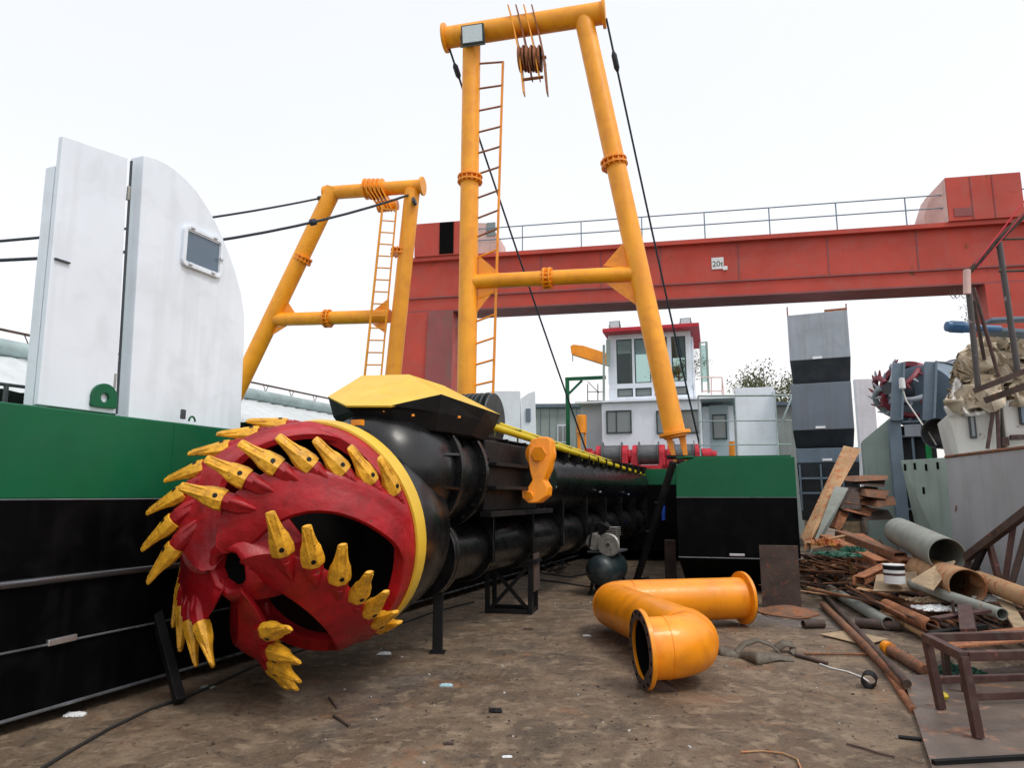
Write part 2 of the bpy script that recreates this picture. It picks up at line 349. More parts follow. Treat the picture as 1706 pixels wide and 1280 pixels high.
# rail on the deck at the far left
rl = thing('deck_railing', 'short dark steel deck railing at the far left behind the white panel', 'railing', PT(-20, 668, -5.4))
m_ = MB(); a = PT(-60, 632, -5.6); b = PT(48, 646, -5.6); m_.tube(a, b, .014, n=8)
for u in (-50, 11): p0 = PT(u, 641, -5.6); m_.tube(Vector((p0.x, p0.y, 2.23)), p0, .018, n=8)
m_.build('rail_frame', M['steeldark'], rl, smooth=40)

# white quadrant screen on the deck
TP = -5.12
scn = thing('splash_screen', 'tall white quarter-round steel screen with a tinted window on the left hull deck', 'screen', Vector((PT(230, 690, TP).x, PT(230, 690, TP).y, 2.23)))
def clampz(p): return Vector((p.x, p.y, max(p.z, 2.235)))
arc = [(240, 258), (262, 264), (285, 277), (306, 294), (328, 318), (349, 350), (366, 384), (381, 420), (393, 455), (402, 490), (407, 525), (407, 570), (405, 610), (403, 660), (401, 712)]
pl = [PT(u, v, TP) for u, v in arc]; pl[-1].z = 2.235; a0 = PT(214, 700, TP); a0.z = 2.235
front = pl + [a0]
m_ = MB(); m_.prism(front, -DT * .16); body = m_.build('curved_panel', M['white'], scn, bevel=.008)
m_ = MB()
for i in range(len(pl) - 1): pass
door = [PT(105, 226, TP + .01), PT(213, 263, TP + .01), PT(192, 700, TP + .01), PT(60, 700, TP + .01)]
door[2].z = door[3].z = 2.26
m_.prism(door, -DT * .05); dr = m_.build('open_door', M['white'], scn, bevel=.006)
m_ = MB(); st = [PT(91, 276, TP - .06), PT(108, 276, TP - .06), PT(78, 690, TP - .06), PT(52, 690, TP - .06)]; st[2].z = st[3].z = 2.235
m_.prism(st, -DT * .10); m_.build('edge_flange', M['white'], scn, bevel=.005)
m_ = MB(); q = PT(102, 434, TP + .02); m_.bar(q - DS * .05, q + DS * .07, .02, .012); m_.build('door_handle', M['steeldark'], dr)
m_ = MB()
for u, v in ((214, 322), (190, 635)):
    q = PT(u, v, TP + .0); m_.tube(q - UP * .06, q + UP * .06, .016, n=10)
m_.build('hinge', M['metal'], dr, smooth=40)
m_ = MB(); q1 = PT(219, 268, TP - .08); q2 = PT(194, 690, TP - .08); m_.bar(q1, q2, .02, .012); m_.build('door_seal', M['steeldark'], scn)
# window
wc = [PT(306, 372, TP + .012), PT(371, 403, TP + .012), PT(366, 466, TP + .012), PT(302, 440, TP + .012)]
ctr = sum(wc, Vector()) / 4
s0 = min(p.dot(DS) for p in wc); s1 = max(p.dot(DS) for p in wc); z0 = (wc[2].z + wc[3].z) / 2; z1 = (wc[0].z + wc[1].z) / 2
def rrect(s0, s1, z0, z1, r, t, n=6):
    o = []
    for cx, cz, a0 in ((s1 - r, z1 - r, 0), (s0 + r, z1 - r, 90), (s0 + r, z0 + r, 180), (s1 - r, z0 + r, 270)):
        for i in range(n + 1): a = R(a0 + 90 * i / n); o.append(W(cx + r * math.cos(a), t, cz + r * math.sin(a)))
    return o
def framering(mb, s0, s1, z0, z1, wd, t, th, r):
    A = rrect(s0, s1, z0, z1, r, t); B = rrect(s0 + wd, s1 - wd, z0 + wd, z1 - wd, max(.005, r - wd), t)
    n = len(A); V = A + B + [q + DT * th for q in A] + [q + DT * th for q in B]; F = []
    for i in range(n):
        j = (i + 1) % n; F += [(i, j, n + j, n + i), (2 * n + i, 3 * n + i, 3 * n + j, 2 * n + j), (i, 2 * n + i, 2 * n + j, j), (n + i, n + j, 3 * n + j, 3 * n + i)]
    mb.add(V, F)
m_ = MB(); framering(m_, s0, s1, z0, z1, .035, TP, .035, .06); wf = m_.build('window', M['white'], scn, bevel=.004)
m_ = MB(); framering(m_, s0 + .035, s1 - .03, z0 + .035, z1 - .03, .016, TP, .022, .03); m_.build('frame', M['zinc'], wf)
m_ = MB(); m_.prism(rrect(s0 + .045, s1 - .04, z0 + .045, z1 - .04, .03, TP + .004), DT * .008); m_.build('glass', M['glassgrey'], wf)
m_ = MB()
for s_, z_ in ((s0 + .09, z1 - .01), (s1 - .12, z1 - .01), (s0 + .09, z0 + .03), (s1 - .12, z0 + .03), (s1 - .03, (z0 + z1) / 2)):
    p_ = W(s_, TP + .045, z_); m_.bar(p_ - DS * .022, p_ + DS * .022, .02, .022)
m_.build('latch', M['zinc'], wf, bevel=.003)

for i in range(14):
    s_ = -1.2 + i * 1.95; m_ = MB(); m_.bar(W(s_, HT + .001, 1.575), W(s_, HT + .001, 2.22), .006, .018, up=DS); m_.build('plate_seam', M['green'], hull)
# slanted prop against the left hull and cable on the ground
pr = MB(); pr.bar(PY(243, 955, 6.35), PZ(300, 1170, 0.03), .075, .075)
tag(pr.build('steel_prop', M['blackflat'], bevel=.006), 'dark slanted steel prop leaning on the left hull behind the cutter teeth', 'prop')
cb = MB(); pts = [PZ(u, v, .012) for u, v in ((40, 1300), (110, 1256), (180, 1216), (250, 1182), (310, 1163), (365, 1138), (425, 1110), (500, 1085), (560, 1068), (640, 1050), (720, 1021), (790, 1003))]
tag(cb.sweep(pts, .011, 8).build('ground_cable', M['rubber'], smooth=50), 'thin black cable lying along the ground beside the left hull', 'cable')

# ================================================================== CUTTER HEAD
AX = (-DS * math.cos(R(12)) - UP * math.sin(R(12))).normalized()      # axis, towards the nose
CC = W(5.26, -3.85, 1.27)                                             # centre of the ring
E1 = (DT - AX * DT.dot(AX)).normalized(); E2 = E1.cross(-AX).normalized()
if E2.z < 0: E2 = -E2
def cyl(x, th, r): return CC + AX * x + (E1 * math.cos(th) + E2 * math.sin(th)) * r
cut = thing('cutter_head', 'big dark red crown cutter head with yellow chisel teeth hanging at front left', 'cutter head', W(4.7, -3.8, 0))
RR = .97
m_ = MB(); m_.lathe(CC, AX, [(-.10, RR), (.20, RR * 1.0), (.20, RR - .10), (-.10, RR - .10)], 72, closed=True); m_.build('back_ring', M['red'], cut, smooth=35, bevel=.006)
m_ = MB(); m_.lathe(CC, AX, [(-.14, RR - .04), (-.14, RR + .018), (-.10, RR + .022), (.015, RR + .022), (.02, RR + .002), (-.1, RR - .04)], 72, closed=True); m_.build('ring_rim', M['hood'], cut, smooth=35)
XN = 1.16
def prof_r(u):                       # u 0..1 along the arm -> (x, r)
    a = u * R(78); return .06 + (XN - .06) * math.sin(a) ** 1.0 * .98, RR * (math.cos(a) ** (.56 + .5 * u ** 3)) * .985 + .015
SWEEP = R(82)
def edge(u): return SWEEP * (u ** 1.15)
def arm_mesh(k):
    mb = MB(); th0 = R(23 + 72 * k); nu, nv = 26, 9
    V = []
    for layer in (0, 1):
        for i in range(nu + 1):
            u = i / nu; x, r = prof_r(u); lead = th0 + edge(u)
            wid = R(33) + R(14) * math.exp(-((u) / .10) ** 2) + R(22) * u ** 3
            for j in range(nv + 1):
                q = j / nv; th = lead - wid * q
                lift = .035 * math.sin(math.pi * min(1, q * 2.2)) * (1 - .3 * q)
                thk = .05 + .07 * (1 - q) ** 1.5
                rr = max(.13, r + lift - (0 if layer == 0 else thk))
                xx = x - (0 if layer == 0 else .05 * u) + .05 * (1 - q) * (1 - u * .5) - (.10 * q * u)
                V.append(cyl(xx, th, rr))
    n = (nu + 1) * (nv + 1); idx = lambda l, i, j: l * n + i * (nv + 1) + j
    F = []
    for i in range(nu):
        for j in range(nv):
            F.append((idx(0, i, j), idx(0, i + 1, j), idx(0, i + 1, j + 1), idx(0, i, j + 1)))
            F.append((idx(1, i, j), idx(1, i, j + 1), idx(1, i + 1, j + 1), idx(1, i + 1, j)))
        F.append((idx(0, i, 0), idx(1, i, 0), idx(1, i + 1, 0), idx(0, i + 1, 0)))
        F.append((idx(0, i, nv), idx(0, i + 1, nv), idx(1, i + 1, nv), idx(1, i, nv)))
    for j in range(nv):
        F.append((idx(0, 0, j), idx(0, 0, j + 1), idx(1, 0, j + 1), idx(1, 0, j)))
        F.append((idx(0, nu, j), idx(1, nu, j), idx(1, nu, j + 1), idx(0, nu, j + 1)))
    mb.add(V, F); return mb
def tooth_frame(k, u):
    th = R(23 + 72 * k) + edge(u); x, r = prof_r(u)
    rad = E1 * math.cos(th) + E2 * math.sin(th); tan = -E1 * math.sin(th) + E2 * math.cos(th)
    p = cyl(x + .04, th - .05, r - .015)
    d = (tan * .86 + rad * (.34 - .1 * u) + AX * (.42 - .15 * u)).normalized()
    n = (rad * (1 - u * .5) + AX * (.25 + .7 * u)); n = (n - d * n.dot(d)).normalized(); s = d.cross(n)
    return p, d, n, s
def loft(mb, p, d, n, s, secs, mi=0):   # sections: (distance, half width along s, half thickness along n, offset n)
    V = []
    for L_, a, b, o in secs:
        c = p + d * L_ + n * o; k = .35
        V += [c + s * a + n * b * k, c + s * a * k + n * b, c - s * a * k + n * b, c - s * a + n * b * k, c - s * a - n * b * k, c - s * a * k - n * b, c + s * a * k - n * b, c + s * a - n * b * k]
    F = []
    for i in range(len(secs) - 1):
        for j in range(8): j2 = (j + 1) % 8; F.append((i * 8 + j, i * 8 + j2, (i + 1) * 8 + j2, (i + 1) * 8 + j))
    F += [tuple(range(8))[::-1], tuple(range((len(secs) - 1) * 8, len(secs) * 8))]
    mb.add(V, F, mi)
for k in range(5):
    am = arm_mesh(k); us = [.03, .16, .29, .42, .55, .68, .80]
    for u in us:
        p, d, n, s = tooth_frame(k, u)
        loft(am, p, d, n, s, [(-.20, .02, .03, -.04), (-.06, .066, .060, -.01), (.03, .068, .06, 0), (.07, .058, .052, 0), (.10, .045, .04, 0)])
        loft(am, p, d, n, s, [(-.19, .012, .012, .0), (-.09, .03, .03, .03), (.0, .032, .03, .04)])
    am.build('blade_arm', M['red'], cut, smooth=38, bevel=.008)
    for u in us:
        p, d, n, s = tooth_frame(k, u); p = p + d * .06
        d2 = (d + (noise.random_vector() if False else Vector((rnd.uniform(-.05, .05), rnd.uniform(-.05, .05), rnd.uniform(-.05, .05))))).normalized()
        n2 = (n - d2 * n.dot(d2)).normalized(); s2 = d2.cross(n2)
        tm = MB(); loft(tm, p, d2, n2, s2, [(-.01, .078, .064, 0), (.03, .084, .066, 0), (.12, .072, .054, 0), (.17, .055, .036, .002), (.23, .044, .026, .004), (.325, .034, .016, .006), (.334, .027, .010, .006)])
        # ridge either side of the central groove
        for sg in (-1, 1): loft(tm, p + s2 * sg * .026, d2, n2, s2, [(.07, .010, .012, .044), (.15, .012, .018, .030), (.31, .008, .008, .016)])
        to = tm.build('tooth', M['tooth'], cut, smooth=30, bevel=.004)
        bm_ = MB()
        b0 = p + d2 * .05 - n2 * .066; bm_.tube(b0, b0 + n2 * .134, .018, n=14)
        bm_.build('bolt', M['blackflat'], to, smooth=40)
m_ = MB(); m_.lathe(CC, AX, [(.55, .05), (.58, .34), (.80, .32), (.97, .28), (1.06, .23), (1.09, .19), (1.08, .15), (.92, .125), (.90, .0)], 9)
m_.build('hub', M['red'], cut, smooth=25, bevel=.02)
m_ = MB(); m_.lathe(CC, AX, [(.94, .0), (.98, .135)], 24); m_.build('hub_bore', M['darkin'], cut)  # dark disc set in the bore, its shade put into the colour
m_ = MB(); m_.lathe(CC, AX, [(-.15, .0), (-.15, RR - .08), (-.02, RR - .10), (-.02, .45), (.25, .34), (.70, .20), (.74, .0)], 48); m_.build('dark_back_plate', M['darkin'], cut, smooth=40)  # suction mouth backing and core, coloured near-black to shade the head's inside

# ================================================================== LADDER
LT = -3.62
lad = thing('dredge_ladder', 'long glossy black dredge ladder running back from the cutter head into the dredger', 'dredge ladder', W(12, LT, 0))
m_ = MB()
m_.lathe(CC, DS, [(.13, .30), (.13, .90), (.25, .93), (.55, .90), (.95, .82), (1.25, .66), (1.5, .40)], 56)
m_.build('suction_bell', M['blackgloss'], lad, smooth=40)
UZ = 1.83
m_ = MB(); UC = W(0, LT, UZ)
m_.lathe(UC, DS, [(5.4, .0), (5.4, .30), (5.55, .50), (5.8, .60), (6.2, .61), (6.45, .56), (7.3, .52), (7.9, .50)], 48); m_.build('cutter_shaft_housing', M['blackgloss'], lad, smooth=40)
for s_, r_ in ((6.32, .66), (7.02, .62)):
    m_ = MB(); m_.tube(UC + DS * s_, UC + DS * (s_ + .05), r_, n=56); m_.tube(UC + DS * (s_ + .07), UC + DS * (s_ + .11), r_ * .98, n=56)
    fo = m_.build('flange', M['blackgloss'], lad, smooth=40, bevel=.006)
    for i in range(20):
        m_ = MB(); a = 2 * math.pi * i / 20; o = DT * math.cos(a) * (r_ - .045) + UP * math.sin(a) * (r_ - .045)
        m_.tube(UC + DS * (s_ - .03) + o, UC + DS * (s_ + .14) + o, .018, n=6)
        m_.build('flange_bolt', M['blackflat'], fo)
for s_, ra, rb_, dd_ in ((6.43, .50, .62, .22), (7.13, .50, .62, .22), (6.32, .60, .65, -.25)):
    for i in range(12):
        a = 2 * math.pi * (i + .5) / 12; o = DT * math.cos(a) + UP * math.sin(a)
        b0 = UC + DS * s_; tn = o.cross(DS) * .012; m_ = MB()
        poly = [b0 + o * ra, b0 + o * rb_, b0 + o * (ra + .02) + DS * dd_, b0 + o * ra + DS * dd_ * 1.08]; m_.prism([q - tn for q in poly], tn * 2)
        m_.build('gusset', M['blackgloss'], lad)
m_ = MB(); m_.lathe(UC, DS, [(7.8, .46), (8.6, .50), (8.65, .5), (13.9, .47), (19.6, .44)], 48); m_.build('main_tube', M['blackgloss'], lad, smooth=40)
LC = W(0, LT, .98)
m_ = MB(); m_.lathe(LC, DS, [(6.0, .40), (6.7, .34), (7.0, .33), (19.4, .31)], 40); m_.build('suction_pipe', M['blackgloss'], lad, smooth=40)
m_ = MB(); m_.tube(LC + DS * 6.62, LC + DS * 6.68, .45, n=40); m_.tube(LC + DS * 6.70, LC + DS * 6.76, .45, n=40); m_.build('suction_flange', M['blackgloss'], lad, smooth=40, bevel=.006)
for s_ in (7.75, 9.15, 10.55, 11.95, 13.35, 14.75, 16.15, 17.6):
    m_ = MB(); m_.sbox(s_, s_ + .05, LT - .40, LT + .40, .82, 1.55)
    m_.lathe(LC + DS * s_, DS, [(0, .39), (.05, .39), (.05, .30), (0, .30)], 32, closed=True); m_.build('saddle_plate', M['blackgloss'], lad, bevel=.006)
m_ = MB(); m_.sbox(7.25, 9.0, LT - .5, LT + .50, 1.42, 2.22); m_.build('side_box', M['blackflat'], lad, bevel=.02)
m_ = MB()
for z_ in (1.94, 1.68): m_.sbox(7.2, 9.05, LT + .50, LT + .66, z_ - .02, z_ + .02)
m_.sbox(7.2, 8.95, LT + .52, LT + .55, 1.70, 1.92); m_.sbox(7.2, 9.4, LT + .46, LT + .60, 1.36, 1.42)
m_.build('bracket_beam', M['blackflat'], lad, bevel=.005)
m_ = MB(); q = W(8.95, LT + .62, 1.81); m_.tube(q - DT * .12, q + DT * .14, .15, n=24); m_.build('pivot_boss', M['blackgloss'], lad, smooth=40, bevel=.01)
# thin plate on top with cleats + yellow grease pipes
m_ = MB(); m_.sbox(7.2, 19.3, LT + .18, LT + .40, 2.26, 2.28)
for i in range(19): s_ = 7.4 + i * .65; m_.sbox(s_, s_ + .02, LT + .28, LT + .46, 2.1, 2.28)
m_.build('pipe_shelf', M['blackflat'], lad)
m_ = MB(); a, b = W(7.1, LT + .48, 2.40), W(19.2, LT + .30, 2.06); m_.tube(a, b, .045, n=12); m_.build('grease_pipe', M['pipeyel'], lad, smooth=40)
m_ = MB(); m_.tube(W(7.0, LT + .38, 2.49), W(19.2, LT + .2, 2.15), .03, n=12); m_.build('grease_pipe', M['pipeyel'], lad, smooth=40)
m_ = MB()
for i in range(15):
    f = (i + .6) / 15; c_ = a.lerp(b, f); m_.bar(c_ - UP * .10, c_ + UP * .06, .015, .03, up=DS); m_.bar(c_ - DT * .10 + UP * .07, c_ + DT * .05 + UP * .045, .015, .02)
m_.build('pipe_clip', mat('olive_paint', (.10, .12, .02), .5), lad)
# sight glass / lamp on the tube
for u, v, tt in ((755, 797, LT + .55), (925, 812, LT + .5), (1000, 820, LT + .5), (1047, 824, LT + .48)):
    q = PT(u, v, tt); m_ = MB(); m_.bar(q - DS * .03, q + DS * .03, .04, .03); m_.build('zinc_anode', M['zinc'], lad, bevel=.005)
# hood
hA = PY(546, 661, 7.0); hB = PY(577, 676, 6.5); hC = PY(650, 676, 6.35); hD = PY(735, 657, 6.6); hE = PY(810, 683, 7.3)
hF = PY(603, 626, 7.5); hG = PY(681, 624, 7.15); hH = hE + DS * .9 + UP * .05 - DT * .2; hI = hA + DS * 1.1 + UP * .02; hJ = hG + DS * .8
m_ = MB(); V = [hA, hB, hC, hD, hE, hF, hG, hH, hI, hJ]
m_.add(V, [(0, 1, 5), (1, 2, 6, 5), (2, 3, 6), (3, 4, 6), (4, 7, 9, 6), (0, 5, 8), (5, 6, 9, 8)])
hd = m_.build('hood', M['hood'], lad); s_ = hd.modifiers.new('solid', 'SOLIDIFY'); s_.thickness = .018; s_.offset = -1
m_ = MB(); k_ = .035; dn = Vector((0, 0, -1))
lo = [hA, hB, hC, hD, hE, hH, hI]; c0 = sum(lo, Vector()) / len(lo)
zl = min(q.z for q in lo); up_ = [c0 + (q - c0) * .93 for q in lo]; dn_ = [c0 + (q - c0) * .80 for q in lo]
for q in up_: q.z = zl - .03
for q in dn_: q.z = zl - .2
n = len(lo); m_.add(lo + up_ + dn_, [[k * n + i, k * n + (i + 1) % n, (k + 1) * n + (i + 1) % n, (k + 1) * n + i] for k in (0, 1) for i in range(n)] + [list(range(2 * n, 3 * n))]); m_.build('hood_underside', M['blackflat'], lad, bevel=.01)
m_ = MB(); m_.sbox(6.05, 7.0, LT - .38, LT + .38, 2.1, 2.42); m_.build('hood_pedestal', M['blackgloss'], lad, bevel=.02)
m_ = MB()
for u, v in ((640, 687), (688, 694), (765, 697)): m_ = MB(); q = PY(u, v, 6.45); m_.tube(q, q + UP * .02, .014, n=8); m_.build('hood_bolt', M['orange'], lad)
m_ = MB(); q = PY(588, 705, 6.3); m_.bar(q, q + DT * .10 + UP * .0, .06, .05); m_.build('hood_clamp', M['orange'], lad)
# sheave block behind hood
sh = thing('sheave_block', 'dark grooved sheave block on the ladder just behind the yellow hood', 'pulley block', W(8.0, LT, 2.3))
for i in range(5):
    c_ = W(7.85, LT - .30 + i * .125, 2.50); m_ = MB(); m_.lathe(c_, DT, [(0, .05), (0, .34), (.02, .34), (.045, .26), (.08, .34), (.10, .34), (.10, .05)], 36); m_.build('sheave', M['teal'], sh, smooth=30)
m_ = MB(); m_.sbox(7.6, 8.1, LT + .33, LT + .36, 2.24, 2.55); m_.tube(W(7.85, LT + .345, 2.5), W(7.85, LT + .375, 2.5), .33, n=36); m_.sbox(7.6, 8.1, LT - .36, LT - .33, 2.24, 2.6)
m_.tube(W(7.85, LT - .4, 2.50), W(7.85, LT + .42, 2.50), .06, n=16); m_.build('side_plate', M['teal'], sh, bevel=.01, smooth=40)

# orange swing sheave bracket
sw = thing('swing_sheave', 'orange cast swing sheave hanging on the side of the black ladder', 'swing sheave', W(9.0, -2.8, 1.2))
def oY(pts, Y): return [PY(u, v, Y) for u, v in pts]
Yb = 8.75
cA = oY([(884, 733), (897, 728), (912, 728), (917, 735), (918, 760), (913, 782), (905, 800), (912, 812), (911, 826), (896, 838), (880, 839), (869, 830), (868, 817), (880, 811), (886, 800), (882, 785), (879, 765), (880, 745)], Yb)
m_ = MB(); m_.prism(cA, Vector((.05, .10, 0))); m_.build('cheek_plate', M['orange'], sw, bevel=.015, smooth=30)
m_ = MB(); m_.prism([q + Vector((.05, .20, .0)) for q in cA], Vector((.03, .07, 0))); m_.build('cheek_plate', M['orange'], sw, bevel=.012, smooth=30)
m_ = MB(); c_ = PY(901, 757, Yb + .17); axs = Vector((.38, .92, 0)).normalized()
m_.lathe(c_, axs, [(-.10, .05), (-.10, .17), (-.07, .17), (-.02, .13), (.03, .13), (.08, .17), (.11, .17), (.11, .05)], 32); m_.build('sheave', M['orange'], sw, smooth=30)
m_ = MB(); c_ = PY(889, 826, Yb + .14); m_.tube(c_ - axs * .18, c_ + axs * .12, .05, n=20); c_ = PY(900, 757, Yb); m_.tube(c_ - axs * .05, c_ + axs * .3, .05, n=16)
m_.tube(c_ - axs * .07, c_ - axs * .04, .10, n=6)
c_ = PY(884, 742, Yb); m_.bar(c_, c_ + Vector((.24, .3, .0)), .03, .04); m_.build('pin', M['orange'], sw, smooth=40, bevel=.004)

# post and trestle under the ladder
ps = MB(); b = PZ(728, 1090, 0); ps.box(b.x - .05, b.x + .05, b.y, b.y + .10, 0, .72); ps.box(b.x - .08, b.x + .08, b.y - .03, b.y + .13, .0, .012)
tag(ps.build('support_post', M['blackflat'], bevel=.004), 'single black square steel post holding up the ladder behind the cutter head', 'post')
tr = thing('trestle', 'dark steel trestle with crossed braces under the black ladder', 'trestle', PZ(850, 1022, 0))
ft = Frame(PZ(812, 1022, 0), 12); wd, dp, hh = .60, .42, .68
for x, y in ((0, 0), (wd, 0), (0, dp), (wd, dp)):
    m_ = MB(); m_.box(x - .03, x + .03, y - .03, y + .03, 0, hh, ft); m_.build('leg', M['blackflat'], tr, bevel=.004)
m_ = MB()
for z_ in (.03, hh - .03):
    for y in (0, dp): m_.bar(ft.p(.03, y, z_), ft.p(wd - .03, y, z_), .05, .055)
    for x in (0, wd): m_.bar(ft.p(x, .03, z_), ft.p(x, dp - .03, z_), .05, .055)
m_.build('rail', M['blackflat'], tr)
m_ = MB(); m_.bar(ft.p(.05, -.005, .07), ft.p(wd - .05, -.005, hh - .07), .03, .05); m_.bar(ft.p(.05, .03, hh - .07), ft.p(wd - .05, .03, .07), .03, .05)
m_.bar(ft.p(wd + .01, .03, .07), ft.p(wd + .01, dp - .03, hh - .07), .03, .05); m_.build('cross_brace', M['blackflat'], tr)
m_ = MB(); m_.box(-.02, wd + .1, -.05, .36, hh, hh + .05, ft); m_.build('top_plate', M['blackflat'], tr)
m_ = MB(); m_.box(wd + .04, wd + .06, -.03, .4, .3, hh + .12, ft); m_.build('side_plate', M['rustdark'], tr)

# ================================================================== MAIN MAST
FM = Frame((2.85, 12.1), 12)
mo = FM.on
def mast(name, label, fr, o, spec):
    t = thing(name, label, 'mast', o); return t
ms = thing('mast', 'tall orange-yellow A-shaped tube mast standing over the black ladder in the middle', 'mast', FM.p(-1.8, 0, 2.2))
L0 = mo(786, 60); L1 = mo(776, 745); L1.z = 2.235
m_ = MB(); m_.tube(L0, L1, .178, n=32); m_.build('leg', M['mast'], ms, smooth=40)
R0 = mo(972, 28); R1 = mo(1124, 722); m_ = MB(); m_.tube(R0, R1, .185, n=32); m_.build('leg', M['mast'], ms, smooth=40)
T0 = mo(742, 63); T1 = mo(1006, 21); m_ = MB(); m_.tube(T0, T1, .21, n=36); m_.build('top_beam', M['mast'], ms, smooth=40)
tx = (T1 - T0).normalized()
for p_ in (T0, T1):
    m_ = MB(); m_.tube(p_ - tx * .03, p_ + tx * .03, .285, n=40); m_.build('end_disc', M['mast'], ms, smooth=40, bevel=.008)
C0 = mo(783, 470); C1 = mo(1062, 456); m_ = MB(); m_.tube(C0, C1, .14, n=28); m_.build('cross_tube', M['mast'], ms, smooth=40)
ld_ = (L1 - L0).normalized(); rd_ = (R1 - R0).normalized(); cxd = (C1 - C0).normalized()
for c_, ax_, r_ in ((mo(783, 299), ld_, .245), (mo(1023, 272), rd_, .25), (mo(912, 464), cxd, .205)):
    m_ = MB(); flange_pair(m_, c_, ax_, r_, 14, .028, .05); m_.build('flange_joint', M['orange'], ms, smooth=40)
def gus(pts, n_=FM.y, th=.02, par=ms): m1 = MB(); m1.prism([q - n_ * th / 2 for q in pts], n_ * th); m1.build('gusset_plate', M['orange'], par)
gus([mo(797, 425), mo(838, 460), mo(797, 462)]); gus([mo(797, 480), mo(826, 480), mo(795, 520)])
gus([mo(1042, 400), mo(1052, 447), mo(1005, 443)]); gus([mo(1010, 472), mo(1058, 470), mo(1062, 510)])
# foot of the right leg
m_ = MB(); rb = R1; m_.tube(rb - rd_ * .02, rb + rd_ * .04, .27, n=36); m_.tube(rb + rd_ * .04, rb + rd_ * .08, .20, n=24)
for sg in (-1, 1):
    o = FM.x * (.09 * sg)
    m_.prism([rb + rd_ * .06 + o * 1.9, rb + rd_ * .06 + o * .6, rb + rd_ * .50 + o * .7, rb + rd_ * .50 + o * 1.4], FM.y * .10)
m_.build('foot_fork', M['orange'], ms, bevel=.006, smooth=30)
m_ = MB(); q = rb + rd_ * .42; m_.tube(q - FM.x * .22, q + FM.x * .22, .035, n=12); m_.build('foot_pin', M['blackflat'], ms, smooth=40)
# access ladder with rungs
l0 = mo(838, 102); l1 = mo(820, 705); m_ = MB(); m_.bar(l0, l1, .045, .03, up=FM.y); la = m_.build('ladder_rail', M['crane'] if False else M['orange'], ms)
ys = [103, 145, 182, 218, 253, 288, 328, 362, 393, 428, 497, 534, 571, 606, 640, 672]
for y_ in ys:
    f = (y_ - 102) / 603; q = l0.lerp(l1, f); a_ = mo(795 - (y_ - 100) * .012, y_ + 3)
    m_ = MB(); m_.tube(a_, q, .020, n=8); m_.build('rung', M['rustorange'] if y_ < 400 else M['orange'], la, smooth=40)
# hanging sheave block
hb = thing('hoist_block', 'rusty orange hoist block with four plates hanging from the mast top beam', 'pulley block', mo(880, 150))
for i, u in enumerate((853, 866, 880, 893)):
    dx = i * 13
    pts = [(849 + dx, 18), (852 + dx, 10), (858 + dx, 9), (862 + dx, 16), (866 + dx, 60), (877 + dx, 128 if i in (1, 2) else 150), (873 + dx, 134 if i in (1, 2) else 158), (868 + dx, 130 if i in (1, 2) else 152), (857 + dx, 70)]
    m_ = MB(); P_ = [mo(a_, b_, -.30) for a_, b_ in pts]; m_.prism(P_, FM.y * .60) if False else None
    # thin plate seen nearly edge on
    c_ = [mo(850 + dx, 20), mo(860 + dx, 60), mo(868 + dx, 100), mo(873 + dx, 132 if i in (1, 2) else 157)]
    for j, (yw) in enumerate((.20, .20, .10)):
        m_.hexa([c_[j] - FM.y * (.24, .20, .20)[j] - FM.x * .012, c_[j] - FM.y * (.24, .20, .20)[j] + FM.x * .016, c_[j] + FM.y * .12 + FM.x * .016, c_[j] + FM.y * .12 - FM.x * .012] +
                [c_[j + 1] - FM.y * yw - FM.x * .01, c_[j + 1] - FM.y * yw + FM.x * .012, c_[j + 1] + FM.y * yw + FM.x * .012, c_[j + 1] + FM.y * yw - FM.x * .01])
    m_.build('plate', M['rustorange'] if i % 2 else M['mast'], hb, bevel=.003)
for i in range(3):
    c_ = mo(870 + i * 13, 98); m_ = MB(); m_.lathe(c_, FM.x, [(-.06, .04), (-.06, .25), (-.035, .25), (0, .19), (.035, .25), (.06, .25), (.06, .04)], 28); m_.build('sheave', M['rustorange'], hb, smooth=30)
m_ = MB(); m_.tube(mo(862, 100), mo(910, 95), .035, n=12); m_.build('pin', M['rustorange'], hb, smooth=40); m_ = MB(); m_.tube(mo(869, 133), mo(905, 128), .03, n=12); m_.build('pin', M['rustorange'], hb, smooth=40)
